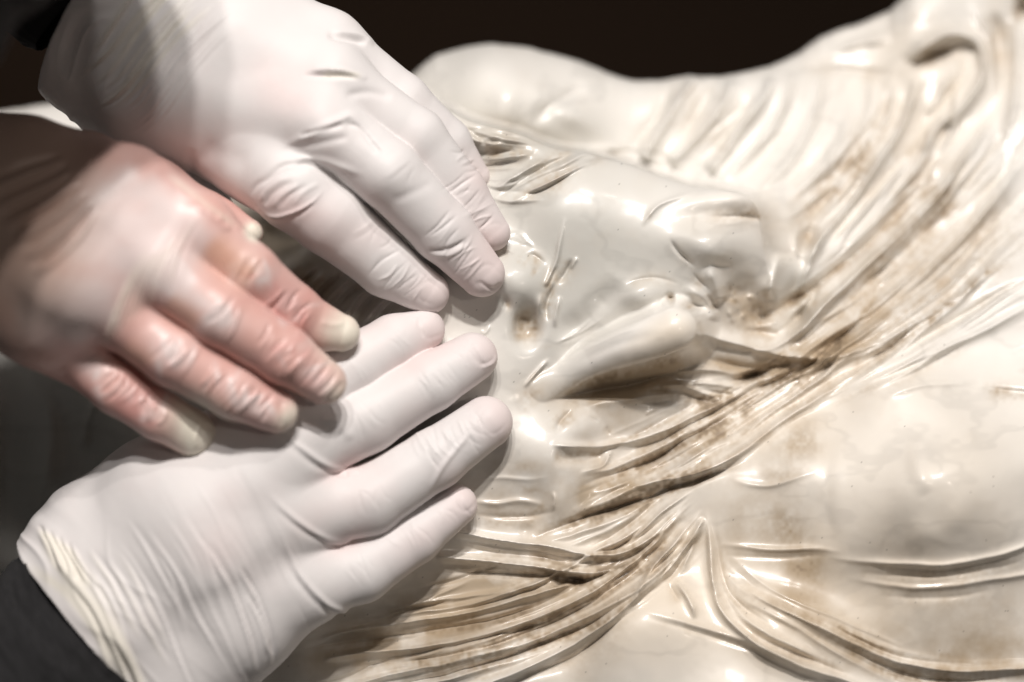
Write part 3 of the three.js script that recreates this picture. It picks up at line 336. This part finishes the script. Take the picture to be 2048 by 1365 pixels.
// build one gloved hand: palm bones melt together, each finger melts into the palm but not into its neighbour
function handMesh({ palm, fingers, cutAt, cutDir, wrinkle, paint, cell = 0.62, kPalm = 13, kFinger = 9 }) {
  const pb = palm.flatMap(chain), fb = fingers.map(chain), all = [...pb, ...fb.flat()];
  const C = cutAt && at(...cutAt), N = cutDir;
  const sdf = (x, y, z) => {
    let p = 1e3; for (const f of pb) p = smin(p, f(x, y, z), kPalm);
    let d = p; for (const fs of fb) { let q = 1e3; for (const f of fs) q = smin(q, f(x, y, z), 2.5); d = smin(d, q < p + 60 ? smin(p, q, kFinger) : p, 0.9); }
    if (C) { const c = (x - C[0]) * N[0] + (y - C[1]) * N[1] + (z - C[2]) * N[2]; d = Math.max(d, c); }
    return d;
  };
  const ring = (x, y, z) => { const t = -((x - C[0]) * N[0] + (y - C[1]) * N[1] + (z - C[2]) * N[2]), s = -(x - C[0]) * N[1] + (y - C[1]) * N[0]; if (t > 46) return 0; const q = noise(t / 6 + 1.2 * noise(s / 26, z / 26, 3), s / 34, z / 30 + 9); return (0.6 * (0.5 - Math.abs(q)) * 1.6 + 0.5 * noise(t / 9, s / 22, z / 22)) * (1 - sst(12, 46, t)); };
  const box = unionBox(all, 5), lim = [at(-230, 1560, 0), at(2200, -260, 0)];
  for (let e = 0; e < 2; e++) { box[e][0] = Math.max(box[e][0], lim[0][e]); box[e][1] = Math.min(box[e][1], lim[1][e]); }
  const m = netSurface(sdf, box, cell);
  let g = geometry(m.pos, m.idx); const P = g.attributes.position, Nn = g.attributes.normal, col = new Float32Array(P.count * 3);
  for (let i = 0; i < P.count; i++) {
    const x = P.getX(i), y = P.getY(i), z = P.getZ(i), k = (D - z) / D, px = 1024 + x / (S * k), py = 682.5 - y / (S * k), nz = Nn.getZ(i);
    const a = (wrinkle ? wrinkle.get(px, py) : 0) * sst(-0.5, 0.15, nz) + (C ? ring(x, y, z) : 0) + 0.02 * noise(x / 2.5, y / 2.5, z / 2.5) + 0.14 * noise(x / 11, y / 11, z / 11);
    P.setXYZ(i, x + Nn.getX(i) * a, y + Nn.getY(i) * a, z + nz * a);
    col.set(paint(px, py, x, y, z, nz), i * 3);
  }
  g.setAttribute('color', new THREE.BufferAttribute(col, 3)); g.computeVertexNormals(); g.applyMatrix4(TOWORLD);
  return g;
}
const mix3 = (a, b, t) => [lerp(a[0], b[0], t), lerp(a[1], b[1], t), lerp(a[2], b[2], t)];
const wr = (seed) => { const l = new Layer(-160, -120, 1120, 1480, 2.2, 5, seed); return l; };
// small creases across a finger
function across(L, x, y, deg, width, n, gap, amount, seed, wd = 3.4) {
  const q = rng(seed), a = deg * Math.PI / 180, dx = Math.cos(a), dy = Math.sin(a);
  for (let i = 0; i < n; i++) { const o = (i - (n - 1) / 2) * gap + (q() - 0.5) * gap, k = width * (0.5 + 0.5 * q()), s = (q() - 0.5) * width * 0.5, bow = (q() - 0.5) * 16, sk = (q() - 0.5) * 18, cx = x + dx * o - dy * s, cy = y + dy * o + dx * s;
    L.line([cx + dy * k - dx * sk, cy - dx * k - dy * sk, cx + dx * bow, cy + dy * bow, cx - dy * k + dx * sk, cy + dx * k + dy * sk], amount * (q() < 0.5 ? -0.75 : 0.7) * (0.4 + 0.8 * q()), wd * (0.7 + 0.6 * q()), wd * (0.5 + 0.5 * q()), 0.4, 0.4, 'crest'); }
}
function nail(L, x, y, deg, len, wid, a = 0.35) { a *= 0.3;        // the nail's rim showing through the glove
  const c = Math.cos(deg * Math.PI / 180), s = Math.sin(deg * Math.PI / 180), p = (u, v) => [x + c * u - s * v, y + s * u + c * v];
  L.line([...p(len, -wid), ...p(-len * 0.6, -wid), ...p(-len, 0), ...p(-len * 0.6, wid), ...p(len, wid)], -a, 3.6, 3.6, 0.2); L.dab(x, y, len, wid * 0.8, deg, a * 0.7);
}
const gloveWhite = [0.74, 0.712, 0.705], glovePink = [0.74, 0.52, 0.50], gloveCream = [0.78, 0.74, 0.645];

// -- person whose left hand comes from the top
{
  const L = wr(21), pink = new Layer(-160, -120, 1120, 700, 6), cream = new Layer(-160, -120, 1120, 700, 6);
  // creases round the cuff, running up to the right
  { const q = rng(77); for (let i = 0; i < 15; i++) { const o = i * 9 + q() * 8, b = 40 * (q() - 0.5), e = q() * 0.35, P = (t) => [128 + o * 0.95 + (205 - 45 * Math.sin(t * 2.4)) * t + b * t * t, 140 + o * 1.15 - 190 * t + 26 * Math.sin(t * 3)], p = [0, 0.25, 0.5, 0.8, 1.1].flatMap((t) => P(e + t * (1 - e * 0.6))), a = (1.7 - i * 0.075) * (0.35 + 0.8 * q());
    L.line(p, a, 3 + 2 * q(), 4, 0.3, 0.3, 'crest'); L.line(p.map((v, k) => v + (k % 2 ? 4 : 7)), -a * 0.8, 5, 4, 0.35); if (i < 9) cream.line(p, 0.6 * q() + 0.2, 6); } }
  // pulls from knuckle to web
  L.line([560, 345, 610, 322, 650, 322, 690, 335, 730, 352], 0.9, 7, 5, 0.3); L.line([520, 372, 560, 338, 610, 330, 650, 340, 690, 365], -1.2, 5, 6, 0.3); L.line([600, 300, 660, 280, 700, 270], -0.7, 8); L.line([560, 300, 620, 272, 680, 240, 705, 232, 730, 262, 750, 275], 1.1, 9, 6, 0.35, 0.3); L.line([600, 275, 650, 258, 690, 245], -1.1, 5); L.line([690, 245, 715, 250, 745, 285, 765, 310], -1.0, 4, 6, 0.2);
  L.line([605, 148, 650, 151, 690, 150, 730, 155], -1.5, 5, 5, 0.3); L.line([620, 140, 680, 141, 735, 158], 1.1, 5); cream.line([640, 150, 690, 150, 725, 155], 0.9, 5); L.line([650, 70, 690, 75, 735, 85], -1.4, 7); L.line([660, 62, 720, 70, 750, 92], 0.9, 6); L.line([690, 190, 740, 182, 790, 195], -0.7, 9); L.line([780, 400, 830, 385, 870, 360], -0.35, 10);
  // thumb web
  L.line([382, 292, 378, 320, 390, 360, 430, 400], -1.3, 12, 10, 0.35); L.line([350, 330, 385, 365, 430, 420, 470, 460], 1.5, 6); L.line([345, 340, 380, 380, 430, 440], -1.2, 5); L.line([395, 296, 440, 310, 500, 330], -0.8, 24);
  // bunched latex at the root of the forefinger
  L.line([512, 402, 530, 426, 560, 432, 600, 420, 632, 396, 650, 372], 1.15, 5, 4, 0.3, 0.4, 'crest'); L.line([515, 412, 545, 440, 590, 432, 635, 404], -0.8, 5, 5, 0.35); L.line([500, 392, 520, 366, 570, 346, 620, 342], -0.7, 6); for (const [x, y, a] of [[520, 404, 0.5], [530, 412, -0.55], [545, 418, 0.5], [560, 418, -0.4], [585, 414, 0.35]]) L.line([x, y, x + 18, y - 26, x + 55, y - 48], a, 4.5);
  across(L, 740, 470, 40, 34, 4, 16, 0.35, 5, 5); across(L, 790, 545, 40, 46, 7, 12, 0.75, 6); across(L, 825, 572, 38, 40, 4, 10, 0.6, 7); nail(L, 862, 588, 25, 24, 20, 0.6);
  across(L, 900, 480, 47, 52, 7, 13, 0.8, 8); across(L, 935, 520, 45, 44, 6, 10, 0.7, 9); L.line([850, 500, 890, 498, 930, 478], -0.8, 4); L.line([855, 508, 895, 508, 935, 486], 0.6, 4); L.line([955, 560, 985, 578, 1005, 565], -0.7, 4); nail(L, 975, 555, 45, 24, 22, 0.6);
  across(L, 935, 390, 52, 40, 8, 12, 0.8, 10); across(L, 965, 430, 55, 36, 6, 9, 0.7, 11); nail(L, 990, 468, 60, 20, 20, 0.5); across(L, 930, 320, 55, 26, 5, 12, 0.6, 12); across(L, 800, 340, 45, 40, 4, 20, 0.3, 13, 7);
  L.dab(650, 262, 60, 40, 40, 1.4); L.dab(545, 335, 50, 40, 30, 0.8); L.dab(690, 130, 60, 30, 40, 1.0); L.dab(780, 350, 40, 34, 40, 0.8); L.dab(655, 430, 40, 34, 40, 0.6);
  for (const [x, y, a, b, s] of [[870, 590, 70, 60, 0.34], [985, 560, 70, 65, 0.36], [1000, 475, 55, 55, 0.4], [965, 355, 45, 55, 0.35], [560, 150, 70, 50, 0.35], [600, 210, 70, 40, 0.3], [400, 310, 50, 50, 0.3], [640, 430, 60, 50, 0.2], [590, 420, 50, 30, 0.35], [700, 470, 80, 40, 0.2], [560, 400, 40, 40, 0.3]]) pink.dab(x, y, a, b, 0, s);
  const g = handMesh({
    palm: [[[150, 75, 6, 92], [300, 200, 10, 100], [520, 318, 16, 84]], [[200, 30, 14, 100], [400, 170, 20, 100], [640, 250, 26, 78]], [[240, -10, 14, 100], [450, 80, 18, 96], [655, 165, 20, 76]], [[270, -60, 8, 100], [480, 20, 10, 82], [655, 92, 8, 66]], [[20, -20, 8, 105], [150, 75, 6, 95]], [[100, -100, 10, 110], [240, -10, 14, 105]], [[190, 150, 0, 96], [300, 268, -8, 74], [385, 372, -24, 48], [452, 470, -40, 38]]],
    fingers: [[[515, 318, 18, 84], [590, 382, 26, 80], [660, 436, 22, 74], [775, 535, 12, 60], [855, 586, 8, 44]], [[640, 250, 26, 76], [775, 348, 28, 68], [885, 462, 16, 62], [963, 548, 10, 47]], [[655, 165, 20, 74], [830, 275, 14, 60], [920, 385, 4, 52], [984, 466, 0, 37]], [[655, 92, 8, 64], [805, 203, 0, 54], [895, 285, -10, 46], [950, 352, -16, 30]]],
    cutAt: [150, 72, 10], cutDir: [-0.83, 0.55, 0],
    wrinkle: L,
    paint: (px, py, x, y, z) => { const n = fbm(x / 14, y / 14, z / 14, 3); let c = mix3(gloveWhite, glovePink, clamp(pink.get(px, py) * 0.9 + 0.09 * n, 0, 0.8)); return mix3(c, gloveCream, clamp(cream.get(px, py), 0, 0.7)); },
  });
  const root = thing('person', 'person in black sleeve reaching from the top left, white gloved left hand on marble face', 'person', W3(...at(300, 100, 0)));
  part('gloved_hand', g, gloveMat, root);
  sleeve(root, [[172, -2, 10], [88, -82, 14], [15, -232, 74], [35, -322, 132], [-200, -215, 165], [-390, 40, 175]], 148, 31, [0.005, 0.0045, 0.005], 0.75);  // out-of-view length added and bent to cast shade on the middle hand's wrist
}
// -- person whose right hand comes from the lower left
{
  const L = wr(22), pink = new Layer(-160, 500, 1120, 1480, 6), cream = new Layer(-160, 500, 1120, 1480, 6), q = rng(5);
  for (let i = 0; i < 17; i++) { // long creases stretched across the wrist, fading towards the knuckles
    const o = (i + (q() - 0.5) * 0.9) * 21, x = 85 + o * 0.92, y = 1095 - o * 0.36, l = 0.55 + 0.6 * q(), sk = (q() - 0.5) * 40, s0 = q() * 90, p = [x + s0 * 0.5, y + s0, x + 70 * l + s0 * 0.5, y + s0 + 105 * l, x + 120 * l + s0 * 0.5 + sk * 0.5, y + s0 + 220 * l, x + 165 * l + sk + s0 * 0.5, y + s0 + 320 * l], a = (1.0 - i * 0.042) * (0.3 + 0.9 * q() * q() + 0.2), wd = 2.6 + 2.5 * q();
    L.line(p, a, wd, wd * 1.3, 0.4, 0.4, 'crest'); L.line(p.map((v, k) => v + (k % 2 ? -4 : 8)), -a * 0.7, 5, 4, 0.4, 0.4); if (i < 7) cream.line(p, 0.6 - i * 0.07, 6);
  }
  L.line([75, 1060, 120, 1130, 190, 1220, 260, 1330, 300, 1420], 1.3, 9, 9, 0.1); cream.line([75, 1060, 120, 1130, 190, 1220, 260, 1330, 300, 1420], 1, 12); cream.line([45, 1125, 130, 1185, 200, 1270, 250, 1365], 0.8, 10); for (let i = 0; i < 8; i++) { const x = 75 + i * 9, y = 1050 + i * 6; L.line([x, y, x + 22, y + 40, x + 40 + i * 3, y + 90], i % 2 ? 1.1 : -1.1, 4); cream.line([x, y, x + 22, y + 40, x + 40, y + 90], 0.5, 6); }
  for (const p of [[470, 1130, 510, 1200, 535, 1270, 540, 1330], [490, 1190, 520, 1250, 535, 1310], [400, 1080, 450, 1160, 490, 1260, 510, 1340]]) { L.line(p, 0.8, 4); L.line(p.map((v, k) => v + (k % 2 ? 0 : 9)), -0.9, 5); }
  L.line([560, 1060, 600, 1150, 650, 1205, 690, 1224, 705, 1222], 0.9, 6, 5, 0.5, 0.1); L.line([550, 1080, 595, 1165, 645, 1218, 690, 1234], -0.6, 6, 6, 0.5, 0.1); L.line([530, 980, 600, 1045, 660, 1082, 702, 1086], 0.9, 7, 5, 0.5, 0.05); L.line([540, 1005, 615, 1066, 690, 1098], -0.6, 7, 7, 0.5, 0.1); L.line([550, 850, 610, 905, 670, 938, 720, 942], 0.9, 7, 5, 0.5, 0.1); L.line([570, 885, 630, 930, 700, 950], -0.6, 7, 7, 0.5, 0.1); L.line([640, 840, 680, 850, 705, 880], 0.6, 9); L.line([600, 830, 640, 850, 690, 845], -0.5, 8);
  for (let i = 0; i < 6; i++) { const x = 430 + 60 * q(), y = 930 + 120 * q(); L.line([x, y, x + 50, y + 90, x + 90, y + 190], (q() - 0.5) * 0.7, 8); }
  L.dab(520, 970, 70, 60, 0, 1.6); L.dab(560, 1080, 50, 46, 0, 0.9); L.dab(640, 860, 50, 40, 0, 0.8); L.dab(730, 830, 40, 34, 0, 0.6); L.dab(745, 990, 40, 36, 0, 0.8);
  across(L, 885, 755, -35, 40, 4, 16, 0.35, 15, 5); nail(L, 968, 698, -33, 28, 24, 0.7); L.line([945, 690, 955, 715, 975, 735], -0.35, 4); L.line([960, 735, 985, 725, 995, 705], 0.45, 4); nail(L, 862, 650, -20, 26, 22, 0.6); L.line([838, 632, 840, 655, 848, 675], -0.35, 4); across(L, 905, 880, -38, 46, 9, 14, 0.75, 16, 4.2); L.line([860, 985, 880, 940, 930, 880, 945, 860], 0.7, 6); nail(L, 985, 840, -42, 26, 24, 0.5); across(L, 850, 880, -36, 40, 4, 16, 0.5, 17, 5); nail(L, 932, 998, -45, 22, 18, 0.7); L.line([918, 985, 925, 1010, 945, 1030], -0.3, 3.5); across(L, 800, 1070, -36, 30, 3, 18, 0.25, 18, 6);
  for (const [x, y, d, w, n, g, a, k] of [[735, 832, -33, 40, 7, 9, 0.3, 61], [745, 998, -28, 42, 7, 9, 0.3, 62], [700, 740, -30, 36, 6, 9, 0.28, 63], [722, 1138, -32, 40, 6, 10, 0.28, 64], [862, 766, -35, 38, 6, 8, 0.35, 65], [925, 720, -33, 34, 5, 7, 0.35, 66], [830, 1076, -38, 32, 5, 8, 0.3, 67], [890, 1030, -40, 28, 4, 7, 0.35, 68], [800, 682, -28, 34, 5, 9, 0.3, 69], [950, 870, -40, 36, 6, 8, 0.45, 70]]) across(L, x, y, d, w, n, g, a, k, 3);
  for (let i = 0; i < 22; i++) { const x = 300 + 280 * q(), y = 930 + 260 * q(), l = 50 + 90 * q(); L.line([x, y, x + l * 0.45, y + l * 0.8, x + l * 0.8, y + l * 1.7], (q() - 0.45) * 0.45, 3 + 3 * q(), 4, 0.45, 0.45, 'crest'); }
  for (const [x, y, a, b, s] of [[870, 660, 50, 50, 0.38], [985, 700, 50, 55, 0.38], [1000, 840, 50, 70, 0.34], [940, 1000, 50, 60, 0.38], [840, 1080, 80, 40, 0.3], [690, 930, 50, 20, 0.5], [700, 1080, 50, 20, 0.5], [820, 730, 90, 24, 0.35], [440, 1100, 60, 60, 0.22], [700, 1000, 110, 40, 0.2], [740, 640, 80, 40, 0.25], [780, 870, 120, 30, 0.2], [460, 990, 40, 40, 0.15]]) pink.dab(x, y, a, b, -30, s);
  const g = handMesh({
    palm: [[[170, 1120, 16, 105], [330, 985, 22, 95], [590, 810, 24, 78]], [[215, 1180, 24, 110], [400, 1040, 30, 104], [575, 905, 27, 86]], [[265, 1240, 24, 115], [430, 1120, 28, 106], [565, 1030, 26, 86]], [[370, 1330, 16, 115], [470, 1240, 20, 110], [585, 1165, 20, 92]], [[20, 1260, 16, 118], [170, 1120, 16, 108]], [[110, 1330, 24, 120], [265, 1240, 24, 115]], [[230, 1460, 16, 120], [370, 1330, 16, 115]], [[190, 1050, 8, 92], [300, 968, 6, 72], [460, 890, 6, 58], [600, 800, -2, 46]]],
    fingers: [[[590, 810, 24, 78], [700, 738, 18, 66], [790, 686, 12, 56], [848, 660, 9, 42]], [[575, 905, 27, 84], [730, 838, 20, 70], [860, 765, 15, 59], [945, 715, 11, 50]], [[565, 1030, 26, 84], [735, 1002, 21, 70], [870, 918, 16, 61], [972, 846, 12, 53]], [[585, 1165, 20, 90], [720, 1140, 18, 66], [830, 1074, 13, 53], [913, 1011, 9, 42]]],
    cutAt: [140, 1235, 40], cutDir: [-0.74, -0.66, 0.12],
    wrinkle: L,
    paint: (px, py, x, y, z) => { const n = fbm(x / 14, y / 14, z / 14, 3); const c = mix3(gloveWhite, glovePink, clamp(pink.get(px, py) * 0.9 + 0.09 * n, 0, 0.8)); return mix3(c, gloveCream, clamp(cream.get(px, py), 0, 0.75)); },
  });
  const root = thing('person', 'person in charcoal sleeve at lower left, white gloved right hand lowest of the three hands', 'person', W3(...at(350, 1100, 0)));
  part('gloved_hand', g, gloveMat, root);
  sleeve(root, [[205, 1255, 22], [70, 1385, 24], [-120, 1560, 24], [-420, 1900, 20]], 212, 32, [0.013, 0.0125, 0.0135]);
}
// -- person whose right hand lies across the other hand
{
  const L = wr(23), pale = new Layer(-160, 100, 800, 1000, 4, 8, 4), orange = new Layer(-160, 100, 800, 1000, 5), cream = new Layer(-160, 100, 800, 1000, 4), red = new Layer(-160, 100, 800, 1000, 5), tan = new Layer(-160, 100, 800, 1000, 5, 12, 6), q = rng(9);
  for (let i = 0; i < 10; i++) { const o = i * 15, p = [205 + o, 700 - o * 0.85, 235 + o * 0.9, 610 - o * 0.75, 275 + o * 0.85, 520 - o * 0.7 + q() * 20]; L.line(p, 0.5 * (0.3 + q()), 3.6, 3.6, 0.35, 0.4, 'crest'); L.line(p.map((v, k) => v + (k % 2 ? 2 : 7)), -0.35 * q(), 5); cream.line(p, 0.1 + 0.25 * q(), 5); }
  cream.line([205, 700, 225, 640, 270, 540, 300, 490], 0.3, 7); pale.line([330, 590, 350, 560, 380, 530], 1, 24); pale.dab(260, 460, 150, 120, 0, 1.1, 2); pale.dab(130, 620, 110, 80, 0, 1, 2); tan.dab(30, 400, 170, 330, 8, 1, 2); for (const [x, y, a, b, d] of [[345, 575, 60, 40, 40], [495, 545, 36, 28, 40], [450, 640, 52, 30, 35], [335, 700, 50, 32, 40], [560, 600, 24, 20, 0], [400, 600, 30, 20, 40], [180, 730, 40, 24, 30], [640, 770, 40, 26, 30], [500, 820, 50, 22, 30]]) pale.dab(x, y, a, b, d, 0.65, 1);
  for (let i = 0; i < 12; i++) { const o = i * 28; L.line([10 + o * 0.4 - 60, 470 + o * 0.6 - 100, 60 + o * 0.3, 410 + o * 0.5 - 80, 130 + o * 0.2, 370 + o * 0.35 - 60], (i % 2 ? 1 : -1) * 1.1, 7); }
  for (const [x, y, d, w, n, s] of [[500, 545, 38, 40, 4, 1], [585, 615, 40, 42, 8, 2], [450, 630, 35, 48, 5, 3], [560, 705, 35, 52, 10, 4], [620, 740, 36, 46, 8, 5], [350, 712, 35, 44, 5, 6], [450, 780, 35, 46, 9, 7], [510, 805, 30, 40, 6, 8], [235, 775, 38, 40, 5, 9], [300, 820, 36, 36, 5, 10]]) { across(L, x, y, d, w, n, 12, 1.4, 40 + s, 4.6); pale.dab(x, y, 30, 20, d, 0.3); const t = rng(80 + s); for (let i = 0; i < 7; i++) { const u = (t() - 0.5) * 90, e = (t() - 0.5) * 70; (t() < 0.5 ? pale : red).dab(x + u, y + e, 10 + 16 * t(), 4 + 5 * t(), d + 140 * t(), 0.6); } }
  // loose finger ends
  for (const [x, y, d, a, b, t] of [[702, 668, 20, 56, 66, 1.7], [690, 800, 38, 40, 46, 1.0], [588, 848, 30, 36, 46, 1.2], [404, 868, -28, 60, 80, 1.8], [508, 464, 40, 20, 18, 1.8]]) cream.dab(x, y, a, b, d, t * 0.8, 1.5);
   L.line([390, 905, 392, 870, 402, 840], 0.8, 5, 5, 0.4, 0.4, 'crest'); L.line([560, 800, 566, 830, 562, 860], -0.6, 6); L.line([640, 815, 668, 790, 690, 760], -0.7, 5);
  cream.line([330, 345, 380, 385, 440, 430, 480, 458], 0.5, 7); red.line([300, 335, 350, 372, 420, 425, 470, 460], 0.5, 10); for (let i = 0; i < 7; i++) { const x = 295 + i * 27 + q() * 14, y = 332 + i * 19 + q() * 10; L.line([x, y, x + 14, y + 12 + 8 * q(), x + 30 + 10 * q(), y + 20], (q() - 0.4) * 1.1, 4 + 3 * q()); }
  orange.line([410, 480, 470, 530, 520, 560], 1, 34); orange.line([330, 600, 400, 650], 0.8, 24); orange.line([240, 690, 300, 740], 0.7, 26); red.line([520, 570, 640, 650], 0.7, 40); red.dab(255, 815, 34, 20, 30, 0.9); red.dab(140, 700, 50, 20, 30, 0.6); red.line([230, 740, 330, 800], 0.5, 24); red.dab(540, 730, 40, 20, 30, 0.6); red.dab(420, 790, 40, 16, 30, 0.7); red.line([100, 730, 200, 800, 290, 850], 0.5, 24);
  L.line([640, 640, 665, 650, 690, 645], 0.4, 6);
  const skin = [0.64, 0.375, 0.33], paleG = [0.74, 0.62, 0.60], or = [0.63, 0.345, 0.245], rd = [0.62, 0.29, 0.26], cr = [0.82, 0.765, 0.655];
  const g = handMesh({
    palm: [[[60, 335, 58, 100], [250, 390, 57, 84], [395, 455, 57, 68]], [[40, 410, 62, 105], [180, 470, 63, 92], [310, 530, 63, 74]], [[20, 490, 62, 105], [130, 560, 68, 92], [225, 615, 61, 72]], [[0, 575, 56, 95], [80, 640, 58, 80], [135, 690, 51, 64]], [[-260, 260, 62, 150], [20, 400, 58, 130]], [[-260, 470, 58, 160], [-10, 520, 56, 130]], [[180, 330, 39, 62], [310, 385, 33, 50], [420, 445, 27, 40], [500, 466, 26, 24]]],
    fingers: [[[395, 455, 57, 66], [495, 545, 55, 60], [585, 622, 42, 54], [640, 655, 36, 46], [682, 666, 34, 38]], [[310, 530, 63, 70], [440, 628, 62, 64], [570, 712, 56, 58], [648, 765, 52, 45]], [[225, 615, 58, 68], [350, 712, 60, 62], [470, 785, 56, 54], [553, 824, 52, 43]], [[135, 690, 48, 62], [235, 775, 50, 54], [320, 832, 48, 49], [382, 866, 41, 47]]],
    wrinkle: L, kFinger: 6,
    paint: (px, py, x, y, z) => {
      const n = fbm(x / 13, y / 13, z / 13, 3), p = sst(-0.05, 1, pale.get(px, py) * 0.8 + 0.35 * n + 0.1);
      let c = mix3(mix3(skin, paleG, p), [0.50, 0.36, 0.29], clamp(tan.get(px, py), 0, 1) * 0.85); c = mix3(c, or, clamp(orange.get(px, py) * (0.7 + 0.5 * n), 0, 0.8)); c = mix3(c, rd, clamp(red.get(px, py) * (0.55 + 0.6 * n), 0, 0.75)); c = mix3(c, cr, clamp(cream.get(px, py) * (0.85 + 0.4 * n), 0, 1)); return c;
    },
  });
  const root = thing('person', 'person at left edge, right hand in thin pinkish glove with loose cream fingertips', 'person', W3(...at(250, 600, 50)));
  part('gloved_hand', g, thinGloveMat, root);
  sleeve(root, [[-125, 440, 58], [-260, 420, 76], [-500, 360, 120], [-900, 260, 200]], 185, 33, [0.012, 0.011, 0.012], 0.35);  // unseen sleeve, added beyond the left edge to keep light off the wrist
}
// a knitted sleeve: a ring of points swept along the forearm and any unseen light-blocking length, cut where the glove begins
function sleeve(root, pts, rad, seed, color, grow = 0.15) {
  const P = pts.map((p) => new THREE.Vector3(...at(p[0], p[1], p[2]))), cv = new THREE.CatmullRomCurve3(P), N = 90, M = 96, pos = [], col = [], idx = [], t = new THREE.Vector3(), u = new THREE.Vector3(), w = new THREE.Vector3();
  for (let i = 0; i <= N; i++) {
    const s = i / N, c = cv.getPoint(s); cv.getTangent(s, t); u.set(0, 0, 1).addScaledVector(t, -t.z).normalize(); w.crossVectors(t, u);
    for (let j = 0; j <= M; j++) { const a = j / M * Math.PI * 2, X = Math.cos(a), Y = Math.sin(a), f = fbm(s * 14, X * 1.2 + seed, Y * 1.2, 3), r = rad * S * (0.985 + grow * sst(0.25, 0.6, s)) + 2.6 * f + 0.35 * Math.sin(j * 6.283 / 3) ; const p = c.clone().addScaledVector(u, X * r * 0.86).addScaledVector(w, Y * r); pos.push(p.x, p.y, p.z); const k = 0.8 + 0.5 * hash(i, j % M, seed); col.push(color[0] * k, color[1] * k, color[2] * k); }
  }
  for (let i = 0; i < N; i++) for (let j = 0; j < M; j++) { const a = i * (M + 1) + j, b = a + M + 1; idx.push(a, a + 1, b, b, a + 1, b + 1); }
  const g = geometry(new Float32Array(pos), new Uint32Array(idx), null, new Float32Array(col)); g.applyMatrix4(TOWORLD); part('sleeve', g, clothMat, root);
}

renderer.setSize(1024, 682);
renderer.render(scene, camera);
